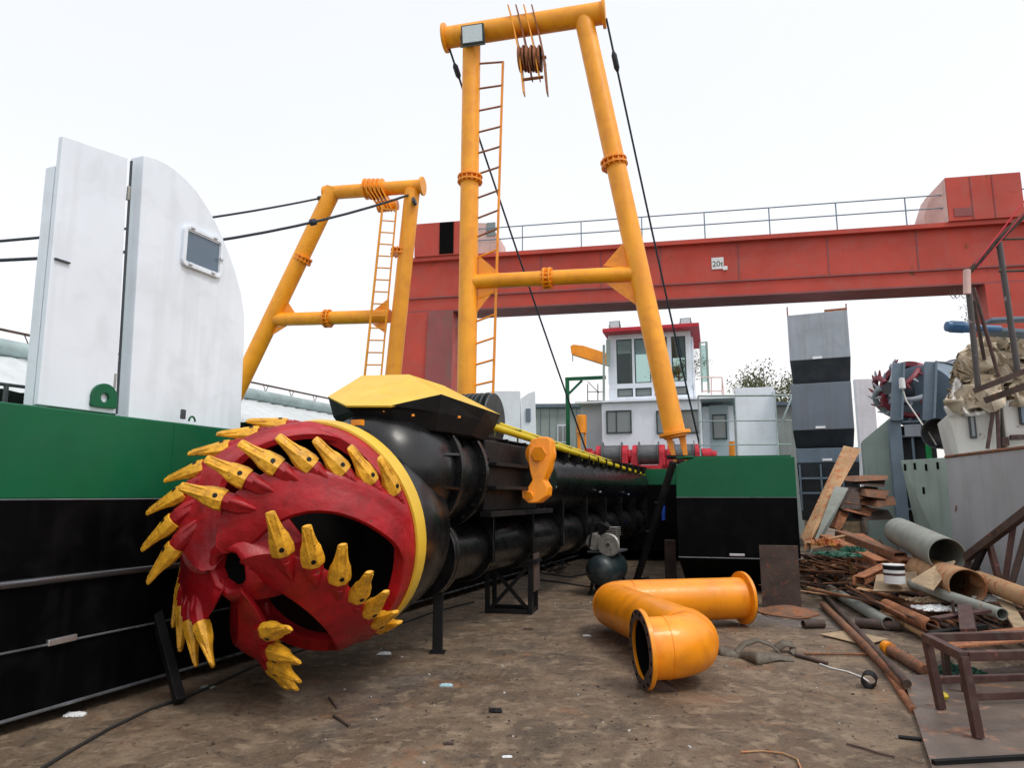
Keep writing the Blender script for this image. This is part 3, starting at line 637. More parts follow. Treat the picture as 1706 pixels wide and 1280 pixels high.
# flood light on the beam
def floodlight(name, label, c, w_, h_, fr, tilt=15, group=None):
    t = thing(name, label, 'floodlight', c - UP * h_ / 2, group)
    f2 = fr; n_ = (-fr.y * math.cos(R(tilt)) - UP * math.sin(R(tilt))); u_ = (UP * math.cos(R(tilt)) - fr.y * math.sin(R(tilt)))
    def bx(mb, x0, x1, z0, z1, y0, y1): mb.hexa([c + fr.x * x + u_ * z + n_ * y for z in (z0, z1) for x, y in ((x0, y0), (x1, y0), (x1, y1), (x0, y1))])
    m1 = MB(); bx(m1, -w_ / 2, w_ / 2, -h_ / 2, h_ / 2, -.08, 0); bd = m1.build('housing', M['frame'], t, bevel=.012)
    m1 = MB(); bx(m1, -w_ / 2 + .035 * w_ * 2, w_ / 2 - .07 * w_, -h_ / 2 + .08 * h_, h_ / 2 - .08 * h_, .0, .012); m1.build('lamp_glass', M['lamp'], t)
    m1 = MB(); 
    for i in range(7): x = -w_ * .4 + i * w_ * .133; bx(m1, x, x + .01, -h_ * .4, h_ * .4, -.12, -.08)
    m1.build('cooling_fin', M['frame'], bd)
    m1 = MB(); 
    for sg in (-1, 1): m1.bar(c + fr.x * sg * (w_ / 2 + .012) , c + fr.x * sg * (w_ / 2 + .012) - UP * h_ * .62 - n_ * .04, .012, .03)
    m1.bar(c + fr.x * (-w_ / 2 - .02) - UP * h_ * .62 - n_ * .04, c + fr.x * (w_ / 2 + .02) - UP * h_ * .62 - n_ * .04, .02, .02); m1.build('yoke', M['frame'], t)
    return t
floodlight('floodlight', 'square floodlight with a black housing mounted on the left end of the mast top beam', mo(787, 56, -.32), .46, .38, FM, 12)
# stays
def rope(a, b, sag, r, label, mats=None, tb=None):
    t = thing('stay_rope', label, 'wire rope', Vector(b))
    m1 = MB(); m1.sweep(catenary(a, b, sag), r, 8); m1.build('wire', M['rope'], t, smooth=60)
    if tb:
        m1 = MB(); ct = lambda f: Vector(a).lerp(Vector(b), f) - UP * (sag * 4 * f * (1 - f)); A, B = ct(tb[0]), ct(tb[1]); m1.sweep([A, A.lerp(B, .2), A.lerp(B, .8), B], [r, r * 2.6, r * 2.6, r], 10); m1.build('turnbuckle', M['rope'], t, smooth=60)
    return t
rope(mo(1010, 30), PY(1171, 766, 16.5), .10, .022, 'wire stay rope running down from the right end of the tall mast to the deck', tb=(.06, .10))
rope(mo(748, 78, .1), PY(977, 752, 18.6), .10, .022, 'wire stay rope from the left end of the tall mast down to the red winches', tb=(.03, .06))
# brace from the pontoon front to the ground
br = MB(); A = PY(1122, 770, 11.9); B = PZ(1058, 976, 0.03); br.bar(A, B, .09, .09)
for f in (.32, .55): q = A.lerp(B, f); br.bar(q - FM.x * .11, q + FM.x * .06, .03, .03)
tag(br.build('diagonal_prop', M['blackflat'], bevel=.005), 'long dark steel prop slanting from the tall mast foot to the ground', 'prop')

# ================================================================== SECOND MAST
F2 = Frame((PY(660, 620, 15).x, 15), 12); m2 = F2.on
mt = thing('mast', 'smaller yellow A-shaped tube mast leaning behind the white screen at left', 'mast', Vector((m2(520, 700).x, m2(520, 700).y, 2.23)))
a, b = m2(556, 315), m2(375, 693); m_ = MB(); m_.tube(a, b, .19, n=28); m_.build('leg', M['mast'], mt, smooth=40); lg = (b - a).normalized()
a2, b2 = m2(687, 318), m2(648, 690); m_ = MB(); m_.tube(a2, b2, .172, n=28); m_.build('leg', M['mast'], mt, smooth=40); lg2 = (b2 - a2).normalized()
a3, b3 = m2(542, 322), m2(704, 310); m_ = MB(); m_.tube(a3, b3, .155, n=28); m_.build('top_beam', M['mast'], mt, smooth=40); bx_ = (b3 - a3).normalized()
for p_, r_ in ((a3, .17), (b3, .21)):
    m_ = MB(); m_.tube(p_ - bx_ * .025, p_ + bx_ * .025, r_, n=32); m_.build('end_disc', M['mast'], mt, smooth=40, bevel=.006)
a4, b4 = m2(448, 533), m2(650, 527); m_ = MB(); m_.tube(a4, b4, .15, n=28); m_.build('cross_tube', M['mast'], mt, smooth=40)
for c_, ax_, r_ in ((m2(504, 432), lg, .22), (m2(667, 421), lg2, .22), (m2(546, 531), (b4 - a4).normalized(), .21)):
    m_ = MB(); flange_pair(m_, c_, ax_, r_, 14, .025, .045); m_.build('flange_joint', M['orange'], mt, smooth=40)
for g_ in ([(481, 505), (492, 522), (465, 522)], [(448, 545), (478, 543), (443, 565)], [(648, 497), (648, 518), (622, 518)], [(620, 540), (645, 538), (643, 556)]): gus([m2(*q) for q in g_], F2.y, .02, mt)
l0, l1 = m2(638, 338, -.25), m2(604, 660, -.25); k0, k1 = m2(661, 340, -.25), m2(632, 660, -.25)
m_ = MB(); m_.bar(l0, l1, .045, .03, up=F2.y); m_.bar(k0, k1, .03, .03, up=F2.y); la = m_.build('ladder_rail', M['mast'], mt)
for i in range(16):
    f = (i + .5) / 16; m_ = MB(); m_.tube(l0.lerp(l1, f), k0.lerp(k1, f), .016, n=8); m_.build('rung', M['mast'], la, smooth=40)
h2 = thing('hoist_block', 'yellow hoist block hanging from the beam of the smaller mast', 'pulley block', m2(650, 352))
for i in range(5):
    p_ = m2(610 + i * 7, 315); q_ = m2(634 + i * 5, 350, -.05); m_ = MB()
    m_.lathe(p_, F2.x, [(-.012, .0), (-.012, .24), (.012, .24), (.012, .0)], 28)
    m_.prism([p_ - F2.y * .22, p_ + F2.y * .22, q_ + F2.y * .12 , q_ - F2.y * .12], F2.x * .022); m_.build('plate', M['mast'], h2, smooth=30)
m_ = MB(); m_.tube(m2(630, 345), m2(662, 340), .13, n=16); m_.build('sheave', M['orange'], h2, smooth=40)
fl = MB(); q = m2(691, 335, -.2); fl.lathe(q, -F2.x - UP * .3, [(-.02, 0), (-.02, .09), (.03, .1), (.06, .04), (.06, 0)], 16)
tag(fl.build('mast_lamp', M['steeldark'], smooth=40), 'small dark lamp hanging below the beam end of the smaller mast', 'lamp')
rope(m2(539, 329), PY(-80, 408, 9.5), .12, .022, 'upper of two wire ropes running left from the smaller mast', tb=(.005, .025))
rope(m2(692, 321), PY(-80, 436, 9.5), .35, .026, 'lower wire rope running left, crossing in front of the smaller mast', tb=(.30, .32))

# ================================================================== WAREHOUSE left rear
ST = -14.5
shd = thing('warehouse', 'long low warehouse with pale corrugated roof behind the left hull', 'warehouse', W(12, ST - 5, 0))
rz = PT(0, 592, ST).z; n_ = 460; m_ = MB(); V = []; F = []
for i in range(n_ + 1):
    s_ = -4 + 66 * i / n_; dz = .016 * math.sin(i * math.pi * .5 * 1.0) 
    V += [W(s_, ST, rz + dz), W(s_, ST + 2.6, rz - 1.05 + dz), W(s_, ST - 7, rz - 1.6 + dz)]
for i in range(n_): F += [(3 * i, 3 * i + 1, 3 * i + 4, 3 * i + 3), (3 * i, 3 * i + 3, 3 * i + 5, 3 * i + 2)]
m_.add(V, F); m_.build('roof', M['roof'], shd)
m_ = MB(); m_.sbox(-3.8, 61.8, ST - 6.8, ST + 2.4, 0, rz - 1.75); m_.build('wall', M['housegrey'], shd)
m_ = MB(); q0, q1 = W(-4, ST, rz + .17), W(62, ST, rz + .17); m_.tube(q0, q1, .17, n=20); m_.build('ridge_pipe', M['galv'], shd, smooth=40)
m_ = MB(); m_.bar(W(-4, ST, rz + .52), W(62, ST, rz + .52), .03, .05)
for i in range(55):
    s_ = -3.5 + i * 1.2; t_ = W(s_, ST, rz + .5); m_.tube(t_ - DS * .10, t_ - UP * .18, .012, n=5); m_.tube(t_ + DS * .10, t_ - UP * .18, .012, n=5)
m_.build('cable_rail', M['rustdark'], shd)

# ================================================================== RIGHT PONTOON
PA = Frame((PY(1127, 830, 12.0).x, 12.0), 15)
x1, _ = PA.lx(1328, 832); 
pon = thing('dredger_hull', 'green and black steel pontoon bow in the centre behind the orange Z-shaped pipe', 'hull', PA.p(x1 / 2, 0, 0))
ztop = 2.22; zg = 1.56; zc = .58
def hexm(mb, xa, xb, y0a, y1a, za, y0b, zb, xin=0):
    mb.hexa([PA.p(xa + xin, y0a, za), PA.p(xb - xin, y0a, za), PA.p(xb - xin, y1a, za), PA.p(xa + xin, y1a, za), PA.p(xa, y0b, zb), PA.p(xb, y0b, zb), PA.p(xb, y1a, zb), PA.p(xa, y1a, zb)])
m_ = MB()
m_.prism([PA.p(.0, 0, zg), PA.p(x1, 0, zg), PA.p(x1, 0, ztop), PA.p(.28, 0, ztop), PA.p(.0, 0, ztop - .12)], PA.y * 14); m_.build('green_band', M['green'], pon, bevel=.01)
m_ = MB(); m_.box(0, x1, 0, 14, zc, zg - .003, PA); hexm(m_, 0, x1, .55, 14, .04, 0.0, zc - .002, .12); m_.build('black_side', M['black'], pon)
m_ = MB(); m_.tube(PA.p(0, -.005, zc), PA.p(x1, -.005, zc), .010, n=8); m_.tube(PA.p(0, -.002, zg), PA.p(x1, -.002, zg), .006, n=8); m_.build('weld_seam', bpy.data.materials['scuffed_black_edge'], pon)
m_ = MB(); q = PA.on(1228, 925); m_.bar(q - PA.x * .12, q + PA.x * .12, .03, .04); m_.build('anode_plate', M['zinc'], pon, bevel=.005)
m_ = MB(); q = PA.on(1140, 762); m_.tube(q, q + PA.x * .15, .02, n=8); m_.box(.02, x1 - .05, .02, .06, ztop, ztop + .03, PA); m_.build('deck_edge', M['green'], pon)
# railing on the pontoon
rg = thing('deck_railing', 'thin pale steel railing on the pontoon deck beside the white box', 'railing', PA.p(x1 - 1, .4, ztop))
m_ = MB(); y_ = .35
for v in (660, 702, 742):
    a = PA.on(1163, v, 1.6); b = PA.on(1318, v - 1, y_); m_.tube(a, b, .017 if v == 660 else .011, n=8)
for u in (1163, 1291): a = PA.on(u, 660, 1.6 if u < 1200 else .5); m_.tube(Vector((a.x, a.y, ztop)), a, .014, n=8)
a = PA.on(1318, 660, y_); m_.sweep([a, a - UP * .06 - PA.x * .01, PA.on(1308, 690, y_), PA.on(1299, 715, y_ + .1)], .016, 8); m_.build('rail_frame', M['galv'], rg, smooth=40)

# centre hull behind the slot (green strip and black front) ----------------
FH = Frame((PY(1010, 780, 19.0).x, 19.0), 16); ho = FH.on
x0, _ = FH.lx(930, 800, -1.1); 
ch = thing('dredger_hull', 'dark centre hull of the dredger under the red winches where the ladder ends', 'hull', FH.p(1, 0, 0))
m_ = MB(); m_.box(x0 - 1.5, 4.2, -1.1, 9, 1.85, 2.24, FH); m_.build('green_band', M['green'], ch, bevel=.01)
m_ = MB(); m_.box(x0 - 1.5, 4.2, -1.1, 9, .25, 1.846, FH); m_.build('black_side', M['black'], ch, bevel=.01)
m_ = MB(); q = ho(1105, 855, -1.13); m_.tube(q - UP * .18, q + UP * .18, .05, n=12); m_.build('blue_gauge', M['blueread'], ch)

# ================================================================== DECKHOUSE
dh = thing('deckhouse', 'white two-storey deckhouse with a red roof edge on the middle dredger', 'deckhouse', FH.p(1.5, 0, 2.24))
def L(u, v, y=0): return FH.lx(u, v, y)
xa, zt = L(1002, 672); xb, _ = L(1168, 672); xc, _ = L(1222, 672)
m_ = MB(); m_.box(xa, xb, 0, 3.6, 2.245, zt, FH); bd = m_.build('lower_wall', M['white'], dh, bevel=.01)
m_ = MB(); m_.box(xb + .003, xc, .55, 3.4, 2.245, zt - .12, FH); m_.build('side_wing', M['white'], dh, bevel=.01)
xl, zl = L(968, 673, .3); m_ = MB(); m_.box(xl, xa - .003, .3, 3.3, 2.245, zl - .02, FH); m_.build('side_wing', mat('pale_grey_wing', (.42, .46, .50), .5), dh, bevel=.01)  # left wing, set back, greyer than the white walls
m_ = MB(); m_.box(xl - .1, xc + .25, -.12, 3.7, zt + .002, zt + .05, FH); m_.build('lower_roof', M['white'], dh)
def window(u0, v0, u1, v1, y, parent, gm, fm=M['frame'], wd=.035, bars=()):
    p0 = L(u0, v0, y); p1 = L(u1, v1, y); xA, xB, zA, zB = p0[0], p1[0], p1[1], p0[1]
    m1 = MB(); m1.box(xA, xB, y - .05, y + .01, zB - wd, zB, FH); m1.box(xA, xB, y - .05, y + .01, zA, zA + wd, FH)
    m1.box(xA, xA + wd, y - .05, y + .01, zA + wd, zB - wd, FH); m1.box(xB - wd, xB, y - .05, y + .01, zA + wd, zB - wd, FH)
    for bq in bars: xm = xA + (xB - xA) * bq; m1.box(xm - .015, xm + .015, y - .04, y + .01, zA + wd, zB - wd, FH)
    wo = m1.build('window', fm, parent)
    m1 = MB(); m1.box(xA + wd, xB - wd, y - .02, y - .012, zA + wd, zB - wd, FH); m1.build('pane', gm, wo); return wo
window(1010, 685, 1053, 722, 0, bd, M['glass'], bars=(.4,)); window(1093, 685, 1167, 722, 0, bd, M['glass'], bars=(.5,))
window(1186, 691, 1212, 732, .55, bd, M['glass'])
m_ = MB(); p0 = L(1181, 676, .55); p1 = L(1217, 765, .55); m_.box(p0[0], p1[0], .50, .545, 2.26, p0[1], FH); m_.build('door', mat('grey_blue_door', (.36, .45, .5), .5), dh, bevel=.006)
window(1186, 691, 1212, 732, .50, bd, M['glass'])
# wheelhouse
u0, u1, u2 = 1013, 1150, 1163; yb = .35
xw0, zw1 = L(u0, 559, yb); xw1, _ = L(u1, 552, yb); zw0 = zt + .05
m_ = MB(); 
zs = L(1020, 650, yb)[1]; za = L(1020, 640, yb)[1]
z_lo0 = L(1030, 662, yb)[1]; z_lo1 = L(1030, 648, yb)[1]; z_hi0 = L(1030, 640, yb)[1]; z_hi1 = L(1030, 566, yb)[1]
D = 2.3
m_.box(xw0, xw1, yb, yb + D, zw0, z_lo0, FH); m_.box(xw0, xw1, yb, yb + D, z_lo1, z_hi0, FH); m_.box(xw0, xw1, yb, yb + D, z_hi1, zw1, FH)
for ua, ub in ((1013, 1027), (1053, 1057), (1084, 1089), (1112, 1119), (1143, 1150)):
    A_, B_ = L(ua, 600, yb)[0], L(ub, 600, yb)[0]
    m_.box(A_, B_, yb + .002, yb + .08, z_hi0, z_hi1, FH); m_.box(A_, B_, yb + .002, yb + .08, z_lo0, z_lo1, FH)
for A_, B_ in ((0, .12), (1.05, 1.15), (D - .12, D)):
    for X_ in (xw0, xw1 - .06): m_.box(X_, X_ + .06, yb + A_ + .09, yb + B_ + .09, z_lo0, z_hi1, FH)
wh = m_.build('wheelhouse_wall', M['white'], dh, bevel=.006)
m_ = MB()
for ua, ub in ((1027, 1053), (1057, 1084), (1089, 1112), (1119, 1143)):
    A_, B_ = L(ua, 600, yb)[0], L(ub, 600, yb)[0]
    for za_, zb_ in ((z_hi0, z_hi1), (z_lo0, z_lo1)):
        m_.box(A_, B_, yb + .03, yb + .06, zb_ - .03, zb_, FH); m_.box(A_, B_, yb + .03, yb + .06, za_, za_ + .03, FH); m_.box(A_, A_ + .03, yb + .03, yb + .06, za_ + .03, zb_ - .03, FH); m_.box(B_ - .03, B_, yb + .03, yb + .06, za_ + .03, zb_ - .03, FH)
wf = m_.build('window_frame', M['frame'], wh)
def clear_glass():
    m = bpy.data.materials.new('clear_tinted_glass'); m.use_nodes = True; t = m.node_tree; N = t.nodes
    for x in list(N):
        if x.type == 'BSDF_PRINCIPLED': N.remove(x)
    o = N['Material Output']; tr_ = N.new('ShaderNodeBsdfTransparent'); tr_.inputs[0].default_value = (.62, .74, .72, 1)
    gl = N.new('ShaderNodeBsdfGlossy'); gl.inputs['Roughness'].default_value = .02; fr_ = N.new('ShaderNodeFresnel'); fr_.inputs[0].default_value = 1.5; mx = N.new('ShaderNodeMixShader')
    t.links.new(fr_.outputs[0], mx.inputs[0]); t.links.new(tr_.outputs[0], mx.inputs[1]); t.links.new(gl.outputs[0], mx.inputs[2]); t.links.new(mx.outputs[0], o.inputs[0]); return m
M['clear'] = clear_glass()
for ua, ub in ((1027, 1053), (1057, 1084), (1089, 1112), (1119, 1143)):
    A_, B_ = L(ua, 600, yb)[0], L(ub, 600, yb)[0]
    m_ = MB(); m_.box(A_ + .03, B_ - .03, yb + .04, yb + .046, z_hi0 + .03, z_hi1 - .03, FH); m_.build('pane', M['clear'], wf)
    m_ = MB(); m_.box(A_ + .03, B_ - .03, yb + .04, yb + .046, z_lo0 + .03, z_lo1 - .03, FH); m_.build('pane', M['glass'], wf)
m_ = MB(); m_.box(xw0 + .1, xw0 + .55, yb + .5, yb + 1.9, z_lo1, z_hi0 + .95, FH); m_.build('console', M['steeldark'], wh)
m_ = MB(); m_.box(xw0 + 1.2, xw1 - .1, yb + .25, yb + .3, z_hi1 - .55, z_hi1, FH); m_.build('blind', M['steelblue'], wh)
xr0, zr0 = L(1005, 556, .1); xr1, zr1 = L(1165, 548, .1)
m_ = MB(); m_.box(xr0, xr1, -.05, yb + D + .3, zw1 + .002, zw1 + .11, FH); m_.build('roof', M['winchred'], dh, bevel=.01)
m_ = MB(); xs0 = L(1158, 570, .8)[0]; m_.box(xw1 + .02, xw1 + .05, yb + .2, yb + 1.0, z_lo0, z_hi1, FH); m_.build('side_door', M['white'], wh)
for u, v, lb in ((1024, 541, 'square floodlight on the left end of the red wheelhouse roof'), (1142, 536, 'square floodlight on the right end of the red wheelhouse roof')):
    floodlight('floodlight', lb, ho(u, v, .05), .29, .20, FH, 5, 'floodlights on the wheelhouse roof')
# balcony rail and open door at the right
m_ = MB()
x2, z2 = L(1177, 570, .9); zz0 = L(1177, 655, .9)[1]
m_.bar(FH.p(x2, .9, zz0), FH.p(x2, .9, z2), .05, .05); m_.bar(FH.p(x2 - .17, .75, zz0), FH.p(x2 - .17, .75, z2 - .05), .04, .04); m_.bar(FH.p(x2, .9, z2), FH.p(x2 - .17, .75, z2 - .05), .04, .04); m_.build('open_door_frame', M['palegreen'], dh)
m_ = MB(); m_.box(x2 - .15, x2 - .02, .82, .83, zz0 + .3, z2 - .1, FH); m_.build('open_door_pane', M['clear'], dh)
m_ = MB()
for v in (629, 652): m_.tube(ho(1168, v, .7), ho(1203, v, .7), .015, n=8)
for u in (1203, 1185): m_.tube(ho(u, 629 if u > 1190 else 629, .7), ho(u, 672, .7), .014, n=8)
m_.tube(ho(1203, 629, .7), ho(1206, 660, .7), .014, n=8); m_.build('balcony_rail', M['cranepale'], dh)
m_ = MB(); m_.bar(ho(1013, 566, .2), ho(1013, 610, .2), .06, .1); m_.bar(ho(1006, 575, .2), ho(1006, 668, .2), .05, .06); m_.build('side_post', M['palegreen'], dh)
# green gallows + small rail
gg = thing('gallows', 'green steel gallows frame left of the white deckhouse', 'steel frame', Vector((ho(945, 745, .5).x, ho(945, 745, .5).y, 2.24)))
m_ = MB(); a = ho(945, 632, .5); b = Vector((a.x, a.y, 2.24)); m_.bar(b, a, .11, .11); m_.build('post', M['green'], gg)
m_ = MB(); m_.bar(ho(942, 632, .5), ho(1009, 629, .5), .10, .09); m_.build('beam', M['green'], gg)
m_ = MB(); m_.bar(ho(948, 656, .5), ho(970, 634, .5), .05, .06); m_.build('brace', M['green'], gg)
m_ = MB()
for v in (653, 668): m_.tube(ho(978, v, 1), ho(1008, v, 1), .012, n=6)
for u in (979, 996): m_.tube(ho(u, 640, 1), ho(u, 672, 1), .014, n=6)
m_.tube(ho(979, 636, 1), ho(998, 655, 1), .012, n=6)
tag(m_.build('small_rail', M['rustdark']), 'small rusty rail on the low roof left of the wheelhouse', 'railing')
# yellow davit
dv = thing('davit_crane', 'yellow davit crane arm reaching left behind the wheelhouse', 'crane', Vector((ho(1030, 700, 4).x, ho(1030, 700, 4).y, 2.24)))
m_ = MB(); m_.prism([ho(950, 577, 4), ho(955, 574, 4), ho(972, 576, 4), ho(1040, 598, 4), ho(1040, 618, 4), ho(952, 590, 4)], FH.y * .28); m_.build('boom', M['orange'], dv, bevel=.01)
m_ = MB(); a = ho(1040, 608, 4.14); m_.tube(Vector((a.x, a.y, 2.24)), a, .2, n=20); m_.build('post', M['orange'], dv, smooth=40)
m_ = MB(); a = ho(954, 590, 4.14); m_.tube(a, a - UP * .25, .015, n=6); m_.build('hook', M['steeldark'], dv)
# yellow filter tank & pipes on deck left of the house
m_ = MB(); a = ho(969, 722, -.3); b = ho(969, 693, -.3); m_.lathe(a, UP, [(0, 0), (0, .14), ((b - a).z, .14), ((b - a).z + .02, .10), ((b - a).z + .02, 0)], 24)
tk = thing('filter_tank', 'yellow upright filter tank on the deck left of the white house', 'tank', Vector((a.x, a.y, 2.24))); m_.build('tank', M['orange'], tk, smooth=40)
m_ = MB(); m_.tube(Vector((a.x - .08, a.y, 2.24)), Vector((a.x - .08, a.y, a.z)), .05, n=10); m_.tube(Vector((a.x + .09, a.y, 2.24)), Vector((a.x + .09, a.y, a.z)), .03, n=10); m_.build('leg', M['orange'], tk)
m_ = MB(); a = ho(1219, 745, -1.3); m_.tube(Vector((a.x, a.y, 2.24)), ho(1219, 736, -1.3), .07, n=14)
tag(m_.build('orange_post', M['orange'], smooth=40), 'short orange post on the deck right of the deckhouse door', 'post')
# winches
def winch(u, label):
    c = ho(u, 768, -.65); c.z = 2.245; t = thing('winch', label, 'winch', c, 'red rope winches on the deck in front of the deckhouse')
    f = Frame((c.x, c.y), 16); z = 2.245
    m1 = MB(); m1.box(-.62, .62, -.30, .30, z, z + .10, f); m1.box(-.50, -.44, -.28, .28, z + .1, z + .28, f); m1.box(.30, .36, -.28, .28, z + .1, z + .28, f); m1.build('base', M['winchred'], t, bevel=.008)
    for x in (-.40, .27):
        m1 = MB(); m1.box(x - .07, x + .07, -.27, .27, z + .1, z + .42, f); m1.tube(f.p(x - .068, 0, z + .36), f.p(x + .068, 0, z + .36), .27, n=28); m1.build('side_frame', M['winchred'], t, smooth=40, bevel=.006)
    m1 = MB(); m1.tube(f.p(-.32, 0, z + .38), f.p(.19, 0, z + .38), .25, n=32); m1.build('rope_drum', M['drum'], t, smooth=40)
    for x in (-.31, .18):
        m1 = MB(); m1.tube(f.p(x - .01, 0, z + .38), f.p(x + .01, 0, z + .38), .34, n=32); m1.build('drum_flange', M['drum'], t, smooth=40)
    m1 = MB(); m1.tube(f.p(.36, 0, z + .34), f.p(.60, 0, z + .34), .17, n=24); m1.tube(f.p(.60, 0, z + .34), f.p(.72, 0, z + .34), .11, n=16); m1.build('gearbox', M['winchred'], t, smooth=40, bevel=.01)
    m1 = MB(); m1.tube(f.p(-.50, 0, z + .34), f.p(-.68, 0, z + .34), .16, n=24); m1.tube(f.p(-.68, 0, z + .34), f.p(-.80, 0, z + .36), .09, n=12); m1.box(-.75, -.6, -.06, .06, z + .45, z + .56, f); m1.build('hydraulic_motor', M['winchred'], t, smooth=40, bevel=.01)
    return t
wn = winch(1025, 'leftmost of the three red rope winches on the deck'); 
for u, lb in ((1086, 'middle one of the three red rope winches on the deck'), (1145, 'rightmost of the three red winches, half hidden by the mast foot')): winch(u, lb)
# white boxes and background quadrant
wb = thing('splash_screen', 'white steel locker-like screen standing on the pontoon right of the deckhouse', 'screen', PA.p(1.2, 2, ztop))
xA, zA = PA.lx(1224, 647, 4.2); xB, _ = PA.lx(1289, 650, 4.2); m_ = MB(); m_.box(xA, xB, 4.2, 4.5, ztop, zA, PA); m_.build('front_panel', M['white'], wb, bevel=.01)
m_ = MB(); m_.box(xB - .02, xB, 3.9, 4.197, ztop, zA - .1, PA); m_.build('edge_flange', M['white'], wb)
qs = thing('splash_screen', 'small distant white quarter-round screen left of the grey shed', 'screen', Vector((PY(850, 740, 19).x, 19, 2.23)))
QT = PY(892, 700, 19).dot(DT)
FQ = Frame((PY(830, 700, 17).x, 17), 5)
m_ = MB(); m_.prism([FQ.on(806, 655), FQ.on(822, 652), FQ.on(866, 652), FQ.on(868, 760), FQ.on(806, 760)], FQ.y * .2); m_.build('curved_panel', M['white'], qs)
m_ = MB(); a = [FQ.on(868, 664), FQ.on(880, 656), FQ.on(891, 652), FQ.on(893, 730), FQ.on(893, 760), FQ.on(868, 760)]; a = [p + UP * 0 for p in a]; m_.prism(a, FQ.y * .15); pn = m_.build('side_panel', M['white'], qs)
m_ = MB(); m_.prism([FQ.on(876, 681, -.01), FQ.on(884, 681, -.01), FQ.on(884, 703, -.01), FQ.on(876, 703, -.01)], -FQ.y * .02); m_.build('window', M['glassgrey'], pn)
# grey-green shed behind
gs = thing('site_shed', 'pale grey green shed with a small window behind the green frame', 'shed', Vector((PY(940, 750, 32).x, 32, 0)))
FG = Frame((PY(890, 700, 30).x, 30), 4); xa_, za_ = FG.lx(880, 680); xb_, _ = FG.lx(1010, 680)
m_ = MB(); m_.box(xa_, xb_ + 8, 0, 6, 0, za_, FG); m_.build('wall', M['housegrey'], gs)
m_ = MB(); m_.box(xa_ - .2, xb_ + 8.2, -.2, 6.2, za_ + .003, za_ + .15, FG); m_.build('roof', M['steelblue'], gs)
m_ = MB(); p0 = FG.lx(928, 708); p1 = FG.lx(948, 738); m_.box(p0[0], p1[0], -.05, .02, p1[1], p0[1], FG); wo = m_.build('window', M['white'], gs)
m_ = MB(); w3 = (p1[0] - p0[0]); m_.box(p0[0] + .06, p0[0] + w3 * .46, -.065, -.052, p1[1] + .06, p0[1] - .06, FG); m_.box(p0[0] + w3 * .54, p1[0] - .06, -.065, -.052, p1[1] + .06, p0[1] - .06, FG); m_.build('pane', M['glass'], wo)
m_ = MB()
for u in (900, 915, 960, 978): p0 = FG.lx(u, 700); m_.box(p0[0], p0[0] + .03, -.02, .0, 0, za_ - .05, FG)
m_.build('panel_joint', M['steelblue'], gs)

# ================================================================== GANTRY CRANE
FC = Frame((PY(835, 470, 26).x, 26), 11); co = FC.on; LCx = lambda u, v, y=0: FC.lx(u, v, y)
gc = thing('gantry_crane', 'big red gantry crane with a box girder spanning the whole yard behind', 'gantry crane', FC.p(8, 0, 0))
X0, _ = LCx(676, 480); X1, _ = LCx(1790, 440); zt_ = LCx(1200, 399)[1]; zm = LCx(1200, 480)[1] ; zb_ = LCx(1200, 499)[1]
m_ = MB(); m_.box(X0, X1, 0, 1.1, zb_ + .12, zt_ - .16, FC); m_.build('girder', M['crane'], gc)
m_ = MB(); m_.box(X0 - .0, X1, -.22, 1.3, zt_ - .157, zt_, FC); m_.build('top_flange', M['crane'], gc)
m_ = MB(); m_.box(X0, X1, -.10, 1.2, zb_ + .05, zb_ + .117, FC); m_.box(X0, X1, -.06, -.003, zb_ + .62, zb_ + .68, FC); m_.build('bottom_flange', M['cranedark'], gc)
m_ = MB()
for u in (900, 1000, 1100, 1230, 1380, 1530): m_ = MB(); xx = LCx(u, 450)[0]; m_.box(xx, xx + .05, -.012, -.002, zb_ + .7, zt_ - .17, FC); m_.build('plate_joint', M['cranedark'], gc)
pass
# legs
xl0, _ = LCx(672, 560); xl1, _ = LCx(716, 560); xl2, _ = LCx(756, 560)
m_ = MB()
za = zb_ + .05
m_.hexa([FC.p(xl0 - .35, -.2, .4), FC.p(xl2 - .05, -.2, .4), FC.p(xl2 - .05, 1.3, .4), FC.p(xl0 - .35, 1.3, .4), FC.p(xl0, -.15, za), FC.p(xl2, -.15, za), FC.p(xl2, 1.2, za), FC.p(xl0, 1.2, za)]); m_.build('leg', M['crane'], gc)
m_ = MB(); m_.hexa([FC.p(xl1 - .25, -.35, .4), FC.p(xl2 - .04, -.35, .4), FC.p(xl2 - .04, -.21, .4), FC.p(xl1 - .25, -.21, .4), FC.p(xl1, -.22, za), FC.p(xl2 + .01, -.22, za), FC.p(xl2 + .01, -.155, za), FC.p(xl1, -.155, za)]); m_.build('leg_stiffener', M['cranedark'], gc)
m_ = MB(); xr0_, _ = LCx(1640, 500); m_.hexa([FC.p(xr0_ + .1, -.2, .4), FC.p(xr0_ + 3.0, -.2, .4), FC.p(xr0_ + 3.0, 1.3, .4), FC.p(xr0_ + .1, 1.3, .4), FC.p(xr0_, -.15, za), FC.p(xr0_ + 3, -.15, za), FC.p(xr0_ + 3, 1.2, za), FC.p(xr0_, 1.2, za)]); m_.build('leg', M['crane'], gc)
for xq in (xl0, xr0_):
    m_ = MB(); m_.box(xq - 1.0, xq + 3.0, -.6, 1.7, 0, .4, FC); m_.build('bogie', M['cranedark'], gc)
